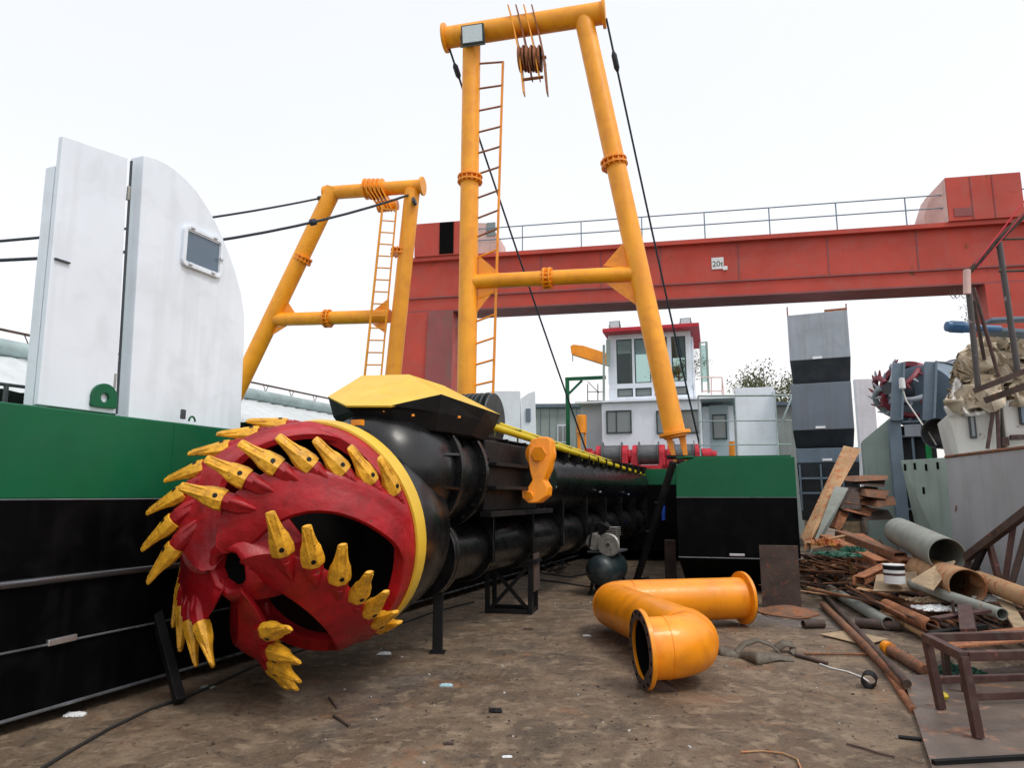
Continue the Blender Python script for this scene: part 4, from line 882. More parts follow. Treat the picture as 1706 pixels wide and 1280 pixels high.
# end cabin
xa, zc1 = LCx(690, 372, -.4); xb, _ = LCx(765, 368, -.4); m_ = MB(); m_.box(xa, xb, -.3, 1.6, zt_ + .003, zc1, FC); eb = m_.build('end_cabin', M['crane'], gc)
m_ = MB(); p0 = LCx(733, 372, -.3)[0]; p1 = LCx(756, 372, -.3)[0]; m_.box(p0, p1, -.33, -.303, zt_ + .05, zc1 - .02, FC); m_.build('door_opening', M['darkin'], eb)
xa, _ = LCx(766, 372); xb, _ = LCx(826, 372); m_ = MB()
m_.prism([FC.p(xa, 0, zt_ + .003), FC.p(xb + .15, 0, zt_ + .003), FC.p(xb + .1, 0, zt_ + .75), FC.p(xb - .35, 0, zc1 - .05), FC.p(xa, 0, zc1 + .05)], FC.y * 1.4); ew = m_.build('operator_cab', M['cranepale'], gc)
m_ = MB(); p0 = LCx(811, 380)[0]; m_.box(p0, p0 + .35, -.03, -.003, zt_ + .75, zt_ + 1.3, FC); m_.build('window', M['glass'], ew)
# trolley house at the right
xa, zc2 = LCx(1574, 296, -.3); xb, _ = LCx(1700, 288, -.3); m_ = MB(); m_.box(xa, xb, -.3, 1.6, zt_ + .003, zc2, FC); tb = m_.build('trolley_house', M['crane'], gc, bevel=.01)
m_ = MB(); m_.prism([FC.p(xa - .004, -.28, zt_ + .003), FC.p(xa - .004, -.28, zc2 - .03), FC.p(xa - .30, .1, zc2 - .35), FC.p(xa - .45, .5, zc2 - 1.0), FC.p(xa - .45, .5, zt_ + .003)], FC.y * 1.0); m_.build('side_panel', M['cranepale'], tb)
m_ = MB(); 
for u in (1618, 1655): p0 = LCx(u, 330, -.3)[0]; m_.box(p0, p0 + .03, -.315, -.302, zt_ + .02, zc2 - .03, FC)
p0 = LCx(1590, 358, -.3); m_.box(p0[0], p0[0] + .55, -.32, -.303, zt_ + .15, zt_ + .45, FC); m_.build('panel_joint', M['cranedark'], tb)
# railing
m_ = MB(); xs, _ = LCx(835, 400); ze1 = zt_ + 1.05
for z_ in (zt_ + 1.02, zt_ + .55): m_.tube(FC.p(X0 + .1, -.15, z_), FC.p(X1, -.15, z_), .022, n=6)
nx = int((X1 - X0) / 2.25)
for i in range(nx + 1): xq = X0 + .2 + i * 2.25; m_.tube(FC.p(xq, -.15, zt_), FC.p(xq, -.15, zt_ + 1.02), .022, n=6)
m_.build('walkway_rail', M['steelblue'], gc)
# 20t plate
p0 = LCx(1185, 430); p1 = LCx(1206, 448); m_ = MB(); m_.box(p0[0], p1[0], -.03, -.015, p1[1], p0[1], FC); sg = m_.build('capacity_plate', M['paper'], gc)
m_ = MB(); p2 = LCx(1204, 444); p3 = LCx(1212, 450); m_.box(p2[0], p3[0], -.045, -.031, p3[1], p2[1], FC); m_.build('small_plate', M['paper'], gc)
tcu = bpy.data.curves.new('plate_text', 'FONT'); tcu.body = '20t'; tcu.size = .29; tcu.extrude = .003; tcu.align_x = 'CENTER'; tcu.align_y = 'CENTER'
to = bpy.data.objects.new('plate_text', tcu); col.objects.link(to); bpy.context.view_layer.update()
dg = bpy.context.evaluated_depsgraph_get(); tm = bpy.data.meshes.new_from_object(to.evaluated_get(dg)); bpy.data.objects.remove(to)
tob = bpy.data.objects.new('lettering', tm); tm.materials.clear(); tm.materials.append(M['ink']); col.objects.link(tob); tob.parent = sg
tob.location = FC.p((p0[0] + p1[0]) / 2 + .0, -.036, (p0[1] + p1[1]) / 2 - .03) - ORG[sg.name]; tob.rotation_euler = (R(90), 0, R(-11))
# hooks hanging from the girder right end
m_ = MB()
for i, u in enumerate((1582, 1588, 1600, 1612, 1624)):
    a = co(u, 478, -.05); m_.sweep([a, a - UP * .3, a - UP * .42 + FC.x * .08, a - UP * .35 + FC.x * .16, a + FC.x * .17], .012, 6)
m_.build('festoon_cable', M['rustdark'], gc)

# ================================================================== STACKED HULL SECTIONS
FS = Frame((PY(1312, 700, 22).x, 22), 24)
def hsec(v0, v1, v2, ua, ub, label, m1_, m2_, yo=0):
    xa, z1 = FS.lx(ua, v0, yo); xb, _ = FS.lx(ub, v0, yo); z0 = FS.lx(ua, v1, yo)[1]; zq = FS.lx(ua, v2, yo)[1]
    t = thing('hull_section', label, 'hull section', FS.p((xa + xb) / 2, yo, zq), 'grey hull sections stacked behind the pontoon')
    m1 = MB(); m1.box(xa, xb, yo, yo + 6, z0, z1, FS); m1.build('front_plate', m1_, t, bevel=.015)
    m1 = MB(); m1.hexa([FS.p(xa + .04, yo + .5, zq), FS.p(xb - .04, yo + .5, zq), FS.p(xb - .04, yo + 6, zq), FS.p(xa + .04, yo + 6, zq), FS.p(xa, yo + .01, z0 - .003), FS.p(xb, yo + .01, z0 - .003), FS.p(xb, yo + 6, z0 - .003), FS.p(xa, yo + 6, z0 - .003)]); m1.build('raked_bottom', m2_, t)
    m1 = MB(); q = FS.lx((ua + ub) / 2, v1 - 6, yo); m1.box(q[0] - .14, q[0] + .14, yo - .03, yo - .003, q[1] - .04, q[1] + .03, FS); m1.build('anode_plate', M['zinc'], t)
    return t, xa, xb, z1
t, xa, xb, z1 = hsec(526, 602, 638, 1311, 1412, 'topmost light blue-grey hull section of the stack beside the white screen', M['steel'], M['steeldark'])
m_ = MB(); m_.tube(FS.p(xa + .02, 0, z1), FS.p(xa + .02, 0, z1 + .28), .02, n=6); m_.tube(FS.p(xb - .02, 0, z1), FS.p(xb - .02, 0, z1 + .2), .02, n=6); m_.box(xa + 1.1, xb - .02, .1, .2, z1, z1 + .10, FS); m_.build('lashing_stub', M['rustorange'], t)
hsec(641, 718, 745, 1316, 1418, 'middle blue-grey hull section of the stack of three', mat('mid_grey_primer', (.16, .19, .23), .55, streak=.4, scale=.8), M['steeldark'], .05)
t, xa, xb, z1 = hsec(748, 772, 868, 1326, 1430, 'bottom hull section of the stack with open ribbed end', M['steelblue'], M['steeldark'], .1)
m_ = MB()
for z_ in (z1 - .95, z1 - 1.4): m_.box(xa, xb, .02, .1, z_, z_ + .06, FS)
for i in range(4): m_.box(xa + i * .6 + .05, xa + i * .6 + .1, .02, .1, z1 - 1.9, z1 - .5, FS)
m_.build('rib', M['steelblue'], t)
bl = MB(); bl.box(xa + .1, xa + .6, .5, 1.2, 0, FS.lx(1326, 868, .1)[1] - .01, FS); bl.box(xb - .6, xb - .1, .5, 1.2, 0, FS.lx(1326, 868, .1)[1] - .01, FS)
tag(bl.build('support_block', M['wood']), 'pair of timber blocks under the stack of hull sections', 'blocks')
wb2 = MB(); fw = Frame((PY(1424, 640, 30).x, 30), 8); a = fw.lx(1424, 632); b = fw.lx(1462, 720); wb2.box(a[0], b[0], 0, .25, 1.0, a[1], fw); wb2.box(a[0] + .1, a[0] + .2, .02, .2, 0, 1.0, fw); wb2.box(b[0] - .2, b[0] - .1, .02, .2, 0, 1, fw)
tag(wb2.build('distant_screen', M['white'], bevel=.01), 'distant plain white panel between hull stack and second cutter head', 'panel')

# ================================================================== RIGHT YARD BACKGROUND
# far grey workshop barge (1430-1520)
FB = Frame((PY(1455, 800, 16.5).x, 16.5), 24); bo = FB.on; LB = FB.lx
gb = thing('grey_barge', 'blue grey steel barge block with open ribs behind the rusty scrap pile', 'barge', FB.p(1, 0, 0))
xa, z1 = LB(1436, 720, .6); xb, _ = LB(1492, 700, .6); m_ = MB(); m_.prism([FB.p(xa, .6, .1), FB.p(xb, .6, .1), FB.p(xb, .6, LB(1480, 690, .6)[1]), FB.p(xa, .6, LB(1425, 735, .6)[1])], FB.y * 1.2); m_.build('bow_plate', M['palegreen'], gb)
xc_, z2 = LB(1492, 705); xd, _ = LB(1560, 705); m_ = MB(); m_.box(xc_ + .1, xd, .35, 5, .1, z2 - .05, FB); m_.build('inner_plate', M['steeldark'], gb)
m_ = MB(); m_.box(xc_ - .15, xc_ + .1, -.1, .4, .1, z2 + .05, FB); m_.build('corner_post', M['steelblue'], gb, bevel=.01)
m_ = MB()
for v in (703, 727, 768, 808, 848): z_ = LB(1500, v)[1]; m_.box(xc_ + .1, xd, 0, .34, z_ - .03, z_ + .02, FB)
for u in (1520, 1545): xx = LB(u, 750)[0]; m_.box(xx, xx + .05, .02, .34, .1, z2 - .1, FB)
m_.build('rib', M['steelblue'], gb)
m_ = MB(); q0 = LB(1506, 708, -.02); q1 = LB(1536, 727, -.02); m_.box(q0[0], q1[0], -.04, -.01, q1[1], q0[1], FB); m_.build('cover_plate', M['steel'], gb)
m_ = MB(); q0 = LB(1540, 730, -.05); q1 = LB(1552, 768, -.05); m_.box(q0[0], q1[0], -.2, .0, q1[1], q0[1], FB)
tag(m_.build('green_can', mat('bright_green_plastic', (.02, .35, .10), .4)), 'bright green canister on the grey barge ledge', 'canister')
# posts
for u, lb in ((1495, 'left one of two blue grey posts beside the distant cutter head'), (1548, 'right one of two blue grey posts beside the distant cutter head')):
    m_ = MB(); a = bo(u + 2, 606 if u < 1500 else 604, -.1); b = bo(u - 2, 702, -.1); m_.bar(b, a, .24, .22, up=FB.y); m_.bar(b + FB.x * .10 - FB.y * .15, a + FB.x * .10 - FB.y * .15, .05, .1, up=FB.y)
    tag(m_.build('steel_post', M['steelblue'], bevel=.01), lb, 'post', 'posts beside the distant cutter')
# distant cutter head
dc = thing('cutter_head', 'distant grey and red cutter head standing between two posts at right', 'cutter head', bo(1500, 700, 1.0))
cc = bo(1512, 652, 1.0); axd = (-FB.x * .55 - FB.y * .8).normalized()
e1 = axd.cross(UP).normalized(); e2 = UP
m_ = MB(); m_.lathe(cc, axd, [(-.25, .62), (-.25, .72), (.0, .74), (.0, .62)], 40, closed=True); m_.build('back_ring', mat('pink_red_paint', (.20, .025, .04), .5), dc, smooth=40)
for k in range(6):
    m_ = MB(); pts = []; rs = []
    for i in range(12):
        u = i / 11; a = R(k * 60) + u * 1.2; x = .85 * math.sin(u * 1.45); r = .68 * max(.15, math.cos(u * 1.35)); pts.append(cc + axd * x + (e1 * math.cos(a) + e2 * math.sin(a)) * r); rs.append(.07)
    m_.sweep(pts, rs, 8); m_.build('blade_arm', M['steel'] if k % 2 else bpy.data.materials['pink_red_paint'], dc, smooth=50)
    for i in range(2, 11, 2):
        u = i / 11; a = R(k * 60) + u * 1.2; tan = (-e1 * math.sin(a) + e2 * math.cos(a)); rad = (e1 * math.cos(a) + e2 * math.sin(a)); p_ = pts[i]; d_ = (tan * .7 + rad * .5 + axd * .2).normalized()
        m_ = MB(); m_.tube(p_, p_ + d_ * .2, .05, .015, n=6); m_.build('tooth', M['steel'] if i % 4 else bpy.data.materials['pink_red_paint'], dc)
m_ = MB(); m_.lathe(cc, axd, [(-.6, .0), (-.6, .55), (-.24, .62), (.3, .3), (.7, .22), (.85, .15), (.85, 0)], 32); m_.build('core', M['steeldark'], dc, smooth=40)
# dark big drum behind
dd = thing('storage_tank', 'dark grey cylinder tank lying behind the posts right of the distant cutter', 'tank', bo(1590, 720, 1.5))
m_ = MB(); a = bo(1535, 665, .6); b = bo(1640, 645, 3.5); m_.lathe(a, b - a, [(-.02, 0), (0, .80), ((b - a).length, .80), ((b - a).length, 0)], 40); m_.build('shell', M['steelblue'], dd, smooth=40)
m_ = MB(); 
for f in (.25, .6): q = a.lerp(b, f); m_.lathe(q, b - a, [(0, .81), (.0, .84), (.06, .84), (.06, .81)], 40, closed=True)
m_.build('band', M['steeldark'], dd)
# dark pipe end
m_ = MB(); a = bo(1561, 722, -1.2); m_.pipe(a, a + (FB.y * .9 + FB.x * .5) * 2, .33, .02, 32)
tag(m_.build('dark_pipe', M['steeldark'], smooth=40), 'short wide dark pipe with its open end beside the white cabin', 'pipe')

# near right grey hull
RA = PY(1505, 768, 12.9); FR_ = Frame((RA.x, RA.y), 10)
rh = thing('barge_hull', 'large weathered pale grey barge hull along the right edge behind the scrap', 'hull', FR_.p(1.5, -4, 0))
ZR = 2.23
m_ = MB(); m_.prism([FR_.p(.35, -.9, .12), FR_.p(.35, -.9, ZR - .0), FR_.p(.42, -12, ZR + .0), FR_.p(.42, -12, .12)], FR_.x * 3.5)
m_.build('side_plate', M['hullgrey'], rh, bevel=.01)
m_ = MB(); m_.prism([FR_.p(.18, .1, .7), FR_.p(.0, .15, ZR + .0), FR_.p(.35, -.903, ZR), FR_.p(.35, -.903, .12), FR_.p(.30, -.6, .12)], FR_.x * 3.3); m_.build('bow_plate', M['palegreen'], rh, bevel=.01)
m_ = MB()
for i, (f, dz) in enumerate(((.12, .13), (.35, .12), (.6, .15), (.85, .13), (.5, .55))):
    p_ = FR_.p(.0 + .35 * f - .012, 0.15 - 1.05 * f, ZR - dz); m_.bar(p_ - UP * .06, p_ + UP * .06, .012, .045, up=FR_.x)
m_.build('slot_hole', M['darkin'], rh)
m_ = MB(); m_.tube(FR_.p(.35, -.92, ZR + .01), FR_.p(.42, -12, ZR + .01), .025, n=8); m_.build('deck_edge', M['rust'], rh)
# white cabin on it
wcb = thing('white_cabin', 'aged white cabin with rounded top and a dark window on the grey barge', 'cabin', FR_.p(1.0, -2.5, ZR))
FW = Frame((PY(1590, 745, 12.3).x, 12.3), 26); 
LW = FW.lx
xa, z1 = LW(1580, 690); xb, _ = LW(1668, 690); z1 = LW(1590, 688)[1]; ztp = LW(1640, 668)[1]
m_ = MB(); m_.hexa([FW.p(xa + .1, .05, ZR + .02), FW.p(xb - .06, .05, ZR + .02), FW.p(xb - .06, 2, ZR + .02), FW.p(xa + .1, 2, ZR + .02), FW.p(xa, 0, z1), FW.p(xb, 0, z1 + .1), FW.p(xb, 2, z1 + .1), FW.p(xa, 2, z1)]); m_.build('front_wall', M['white_old'], wcb, bevel=.03)
m_ = MB(); pts = [FW.p(xa - .03, -.02, z1 + .02), FW.p(xb + .03, -.02, z1 + .14)]; m_.sweep([pts[0] + (pts[1] - pts[0]) * (i / 8) + UP * (.06 * math.sin(math.pi * i / 8) + .0) for i in range(9)], .10, 14); m_.build('rolled_canopy', M['tarpwhite'], wcb, smooth=60)
xe, _ = LW(1673, 700, .2); m_ = MB(); m_.prism([FW.p(xe, .2, ZR), FW.p(xe + 3, .2, ZR), FW.p(xe + 3, .2, ZR + 1.35), FW.p(xe, .2, LW(1676, 668, .2)[1])], FW.y * 2); sw_ = m_.build('side_wall', M['white_old'], wcb, bevel=.02)
q0 = LW(1612, 692, -.01); q1 = LW(1628, 731, -.01)
m_ = MB(); m_.box(q0[0], q1[0], -.06, .0, q1[1], q0[1], FW); wo = m_.build('window', M['steeldark'], wcb, bevel=.01)
m_ = MB(); m_.box(q0[0] + .03, q1[0] - .03, -.075, -.062, q1[1] + .04, q0[1] - .04, FW); m_.build('pane', M['glass'], wo)
q0 = LW(1694, 668, .19); q1 = LW(1720, 708, .19); m_ = MB(); m_.box(q0[0], q1[0], .12, .2, q1[1], q0[1], FW); wo = m_.build('window', M['steeldark'], sw_, bevel=.02)
m_ = MB(); m_.box(q0[0] + .03, q1[0] - .03, .105, .118, q1[1] + .03, q0[1] - .03, FW); m_.build('pane', M['glassgrey'], wo)
m_ = MB(); q = LW(1700, 728, .1); m_.box(q[0] - .15, q[0] + .3, .0, .15, q[1] - .05, q[1] + .03, FW); q = LW(1668, 737, .1); m_.box(q[0], q[0] + .1, 0, .1, q[1] - .07, q[1] + .08, FW)
m_.build('valve', M['maroon'], wcb)
for (u0_, v0_, u1_, v1_, lb) in ((1658, 665, 1645, 748, 'maroon slanting strut left of the gap in the white cabin'), (1661, 665, 1664, 748, 'maroon upright strut in the gap of the white cabin')):
    m_ = MB(); m_.bar(FW.on(u0_, v0_, -.12), FW.on(u1_, v1_, -.12), .085, .05); tag(m_.build('cabin_strut', M['maroon']), lb, 'strut', 'maroon struts in the cabin gap')
# crumpled sheet heap
def crumple(name, label, pts, mat_, th=.9, seed=1, res=26, amp=.2, cat='sheet', Y=10.6):
    rr = random.Random(seed); m1 = MB(); V = []; F = []; us = [p[0] for p in pts]; n = len(pts)
    for i in range(res + 1):
        f = i / res * (n - 1); k = min(n - 2, int(f)); q = f - k
        u = pts[k][0] * (1 - q) + pts[k + 1][0] * q; vt = pts[k][1] * (1 - q) + pts[k + 1][1] * q; vb = pts[k][2] * (1 - q) + pts[k + 1][2] * q
        for j in range(res + 1):
            g_ = j / res; v = vt + (vb - vt) * g_; dy = .9 * (1 - g_) 
            nn = noise.noise(Vector((u * .03 + seed, v * .035 + u * .012, seed))) + .5 * noise.noise(Vector((u * .09 - v * .05, v * .05, seed))) + .22 * abs(noise.noise(Vector((u * .2 + v * .1, v * .12, seed))))
            V.append(PY(u, v, Y + dy - nn * amp * 2.6))
    for i in range(res):
        for j in range(res): a = i * (res + 1) + j; F.append((a, a + 1, a + res + 2, a + res + 1))
    m1.add(V, F); o = m1.build(name, mat_, smooth=50); s_ = o.modifiers.new('solid', 'SOLIDIFY'); s_.thickness = -.06 if th < .5 else -.25; s_.offset = 1
    return tag(o, label, cat)
crumple('tarpaulin', 'crumpled cream tarpaulin heaped behind the steel frame at upper right', [(1600, 640, 668), (1612, 600, 672), (1628, 575, 670), (1650, 563, 665), (1680, 570, 660), (1712, 560, 650), (1740, 560, 650)], M['tarp'], .9, 3, 90, .34, 'tarpaulin', 12.1)
crumple('plastic_sheet', 'white plastic sheet draped down the left of the cream tarpaulin', [(1590, 632, 668), (1600, 622, 688), (1618, 640, 690), (1640, 655, 684), (1655, 662, 680)], M['tarpwhite'], .3, 5, 50, .10, 'plastic sheet', 11.9)
# blue motor
bm = thing('electric_motor', 'blue electric motor sticking out left above the cream tarpaulin', 'motor', PY(1600, 556, 11.9))
m_ = MB(); a, b = PY(1577, 544, 11.9), PY(1618, 546, 11.9); m_.lathe(a, b - a, [(-.02, 0), (0, .085), (.06, .095), (.30, .095), ((b - a).length, .09), ((b - a).length, 0)], 28); m_.build('casing', M['pine'], bm, smooth=35)
m_ = MB(); ax_ = (b - a).normalized()
for i in range(12):
    an = 2 * math.pi * i / 12; o = (UP * math.cos(an) + ax_.cross(UP) * math.sin(an)); m_.bar(a + ax_ * .07 + o * .095, a + ax_ * .28 + o * .095, .008, .02, up=o)
m_.tube(b, b + ax_ * .5, .06, n=16); m_.build('cooling_fin', M['pine'], bm)
# platform frame + boom
M['polewhite'] = mat('scraped_dark_pole', (.05, .04, .04), .45, rust=.2, rustc=(.25, .2, .2))
ff = thing('pole_scaffold', 'tall rusty steel pole frame standing on the barge at upper right edge', 'steel frame', PY(1660, 655, 11.2))
def pole(u0, v0, Y0, u1, v1, Y1, r, mm, nm, par): m1 = MB(); m1.tube(PY(u0, v0, Y0), PY(u1, v1, Y1), r, n=12); return m1.build(nm, mm, par, smooth=40)
pole(1611, 455, 11.2, 1630, 650, 11.2, .045, M['polewhite'], 'upright', ff); pole(1664, 402, 11.0, 1696, 622, 11.0, .045, M['polewhite'], 'upright', ff)
pole(1622, 480, 11.5, 1664, 628, 11.5, .03, M['maroon'], 'brace', ff); pole(1622, 500, 11.4, 1640, 600, 11.7, .03, M['rustdark'], 'brace', ff)
pole(1610, 458, 11.2, 1664, 400, 11.0, .045, M['rustdark'], 'top_bar', ff); pole(1664, 400, 11.0, 1760, 305, 10.8, .045, M['rustdark'], 'top_bar', ff)
pole(1664, 399, 11.0, 1760, 396, 10.8, .02, M['rustdark'], 'tie_bar', ff); pole(1664, 452, 11.0, 1760, 450, 10.8, .02, M['rustdark'], 'tie_bar', ff)
m_ = MB(); m_.bar(PY(1622, 652, 11.2), PY(1760, 598, 10.6), .08, .08); m_.bar(PY(1640, 668, 11.5), PY(1760, 625, 10.9), .06, .10); m_.build('bottom_bar', M['rustdark'], ff)
pole(1625, 440, 11.0, 1720, 318, 10.8, .012, M['winchred'], 'thin_line', ff); pole(1629, 447, 11.0, 1726, 330, 10.8, .008, M['winchred'], 'thin_line', ff)
m_ = MB(); m_.tube(PY(1611, 450, 11.15), PY(1611, 490, 11.15), .055, n=12); m_.build('wrapped_joint', M['cranepale'], ff, smooth=40)
m_ = MB(); m_.bar(PY(1636, 552, 12.2), PY(1760, 560, 11.8), .5, .06); m_.bar(PY(1645, 535, 12.2), PY(1760, 530, 12.0), .3, .05)
tag(m_.build('steel_shelf', M['steelblue'], bevel=.006), 'blue grey steel shelf of machine parts above the tarpaulin at right', 'shelf')
# hanging hook rope near cutter
m_ = MB(); m_.sweep([bo(1505, 652, -.4), bo(1510, 668, -.4), bo(1525, 690, -.5), bo(1535, 705, -.6), bo(1550, 725, -.8), bo(1560, 742, -.9)], .015, 6)
tag(m_.build('thin_rope', M['tarpwhite'], smooth=50), 'thin pale rope hanging from the left grey post', 'rope')
m_ = MB(); q = bo(1503, 640, -.4); m_.lathe(q + UP * .15, -UP, [(0, 0), (.02, .06), (.25, .07), (.3, .0)], 14); tag(m_.build('white_bottle', M['paper'], smooth=50), 'small white bottle tied to the left grey post', 'bottle')

# ================================================================== YARD CLUTTER
# compressor
cpx = PZ(1003, 993, 0); fcx = Frame((cpx.x, cpx.y), 25)
cp = thing('air_compressor', 'dirty air compressor with a dark teal tank on the ground near the prop', 'compressor', cpx)
m_ = MB(); m_.lathe(fcx.p(0, -.12, .40), fcx.y, [(-.10, .0), (-.09, .11), (-.05, .19), (.02, .235), (.1, .245), (.8, .245), (.9, .2), (.93, 0)], 32); m_.build('tank', M['teal'], cp, smooth=50)
m_ = MB()
for x in (-.2, .2): m_.bar(fcx.p(x, 0, .0), fcx.p(x * .7, 0, .3), .04, .04); m_.bar(fcx.p(x, .7, .0), fcx.p(x * .7, .7, .3), .04, .04)
m_.build('leg', M['blackflat'], cp)
m_ = MB(); m_.box(-.24, .24, .0, .7, .67, .70, fcx); m_.build('deck_plate', M['steeldark'], cp)
m_ = MB(); m_.lathe(fcx.p(-.12, .0, .84), fcx.y, [(0, 0), (.0, .13), (.05, .15), (.25, .15), (.3, .11), (.3, 0)], 20); m_.build('electric_motor', M['metal'], cp, smooth=40)
m_ = MB(); m_.box(.05, .24, .05, .25, .70, .95, fcx)
for i in range(5): m_.box(.03, .26, .03, .27, .95 + i * .03, .965 + i * .03, fcx)
m_.build('pump_block', M['metal'], cp, bevel=.008)
m_ = MB(); m_.lathe(fcx.p(.12, -.02, .80), fcx.y, [(0, .03), (0, .17), (.03, .19), (.05, .17), (.05, .03)], 28); m_.build('belt_wheel', M['metal'], cp, smooth=40)
m_ = MB(); m_.sweep([fcx.p(-.15, .0, 1.0), fcx.p(-.1, .0, 1.13), fcx.p(.0, 0, 1.15), fcx.p(.1, 0, 1.1), fcx.p(.14, .1, 1.0)], .02, 8); m_.bar(fcx.p(-.2, .0, .75), fcx.p(-.12, 0, 1.25), .03, .03); m_.bar(fcx.p(-.04, .1, .98), fcx.p(.1, .1, 1.12), .14, .12); m_.build('air_pipe', M['blackflat'], cp, smooth=40)
for x in (-.26, .26):
    m_ = MB(); m_.tube(fcx.p(x - .03, .6, .12), fcx.p(x + .03, .6, .12), .12, n=24); m_.build('wheel', M['rubber'], cp, smooth=40, bevel=.01)
# wire tangle
tw = MB()
for k in range(6):
    c_ = PZ(915 + rnd.uniform(-12, 25), 948 + rnd.uniform(-8, 5), .03); pts = [c_ + Vector((rnd.uniform(-.3, .3) * math.cos(i), .5 * math.sin(i * 1.1 + k) * rnd.uniform(.5, 1), rnd.uniform(0, .12))) for i in range(10)]
    fine = [];
    for i in range(len(pts) - 1):
        for j in range(3): fine.append(pts[i].lerp(pts[i + 1], j / 3))
    tw.sweep(fine, .010, 6)
tag(tw.build('wire_tangle', M['rubber'], smooth=60), 'tangled black hoses on the ground behind the trestle', 'hose')
for pts, lb in (([(880, 965), (930, 970), (980, 978), (1040, 972), (1080, 962)], 'dark hose curving past the compressor'), ([(870, 930), (900, 955), (950, 962), (985, 955)], 'short dark hose behind the trestle')):
    m_ = MB(); m_.sweep([PZ(u, v, .02) for u, v in pts], .014, 8); tag(m_.build('hose', M['rubber'], smooth=50), lb, 'hose')
# small post in front of pontoon
m_ = MB(); a = PZ(1120, 968, 0); m_.box(a.x - .09, a.x + .09, a.y, a.y + .2, 0, .75); tag(m_.build('hull_block', M['rustdark'], bevel=.01), 'dark steel block standing under the left corner of the pontoon', 'block')

# orange Z pipe
zp = thing('bent_pipe', 'bright orange Z-shaped dredge pipe with flanges lying on the ground', 'pipe', PZ(1110, 1060, 0))
def fillet(P, r, n=12):
    out = [Vector(P[0])]
    for i in range(1, len(P) - 1):
        a, b, c = Vector(P[i - 1]), Vector(P[i]), Vector(P[i + 1]); d1 = (a - b).normalized(); d2 = (c - b).normalized()
        ang = d1.angle(d2); cut_ = r / math.tan(ang / 2); m = (d1 + d2).normalized(); ctr_ = b + m * (r / math.sin(ang / 2)); s = b + d1 * cut_; e_ = b + d2 * cut_
        va, vb = s - ctr_, e_ - ctr_; tot = va.angle(vb); ax = va.cross(vb).normalized()
        for k in range(n + 1): out.append(ctr_ + Matrix.Rotation(tot * k / n, 3, ax) @ va)
    out.append(Vector(P[-1])); return out
pr_ = .25; zc_ = .33
path = fillet([(1.10, 6.14, zc_), (1.61, 6.20, zc_ + .02), (1.14, 8.72, zc_ + .0), (2.88, 9.1, zc_)], .31)
ZP = path
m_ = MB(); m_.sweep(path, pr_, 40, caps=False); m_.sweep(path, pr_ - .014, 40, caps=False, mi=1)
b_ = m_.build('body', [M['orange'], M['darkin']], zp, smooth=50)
nP = len(ZP)
for i in (1, nP // 4 + 1, nP // 2 - 1, nP // 2 + 1, nP - 2):
    m_ = MB(); c_ = ZP[i]; d_ = (ZP[min(i + 1, nP - 1)] - ZP[i - 1]).normalized(); m_.lathe(c_, d_, [(-.006, pr_ - .004), (-.004, pr_ + .005), (.004, pr_ + .005), (.006, pr_ - .004)], 40, closed=True); m_.build('weld_ring', M['orange'], b_, smooth=50)
for i, (c_, d_) in enumerate(((path[0], path[1] - path[0]), (path[-1], path[-2] - path[-1]))):
    d_ = Vector(d_).normalized(); m_ = MB(); m_.lathe(c_, d_, [(-.025, .32), (.015, .32), (.015, pr_ + .002), (-.025, pr_ - .012)], 48, closed=True); fo = m_.build('flange', M['orange'], zp, smooth=35, bevel=.004)
    m_ = MB(); m_.lathe(c_ - d_ * .027, d_, [(0, .317), (0, pr_ - .012), (-.003, pr_ - .012), (-.003, .317)], 48, closed=True); m_.build('flange_face', M['rustdark'], fo)
    ref = d_.cross(UP).normalized(); qq = d_.cross(ref)
    for k in range(16): m_ = MB(); a = 2 * math.pi * (k + .5) / 16; o = (ref * math.cos(a) + qq * math.sin(a)) * .29; m_.tube(c_ + o - d_ * .035, c_ + o - d_ * .028, .014, n=10); m_.build('bolt_hole', M['darkin'], fo)
for q, lb in ((PZ(1055, 1075, 0), 'small wooden wedge under the left bend of the orange pipe'), (PZ(1100, 1155, 0), 'small scrap wedge under the open flange of the orange pipe')):
    m_ = MB(); m_.prism([q + Vector((-.18, .1, 0)), q + Vector((.15, .0, 0)), q + Vector((-.08, .05, .14))], Vector((.03, .16, 0))); tag(m_.build('wedge', M['rustdark'], bevel=.004), lb, 'wedge')

# rusted standing plate & round lid & short tube
m_ = MB(); a = PZ(1270, 1012, 0); b = PZ(1336, 1014, 0); b.y = a.y - .1; h_ = PY(1270, 909, a.y).z
m_.prism([a, b, b + UP * (h_), a + UP * h_ + Vector((.0, 0, 0))], Vector((.02, .05, 0))); tag(m_.build('steel_plate', M['rustdark'], bevel=.004), 'rust-streaked rectangular steel plate standing against the pontoon', 'steel plate')
m_ = MB(); q = PZ(1312, 1022, 0); m_.lathe(q, UP, [(0, 0), (0, .40), (.02, .40), (.03, .32), (.06, .26), (.09, .12), (.1, 0)], 40); tag(m_.build('round_lid', M['rust'], smooth=40), 'round dished rusty lid in front of the standing steel plate', 'lid')
m_ = MB(); m_.sweep([PZ(1270, 1022, .02), PZ(1285, 1026, .03), PZ(1330, 1031, .02), PZ(1350, 1029, .02)], .014, 8); tag(m_.build('rusty_rod', M['rust'], smooth=50), 'curved rusty rod lying by the round lid', 'rod')
m_ = MB(); m_.pipe(PZ(1338, 1041, .05), PZ(1372, 1040, .05), .05, .008); tag(m_.build('short_pipe', M['rustdark'], smooth=40), 'short rusty pipe offcut lying right of the round lid', 'pipe')
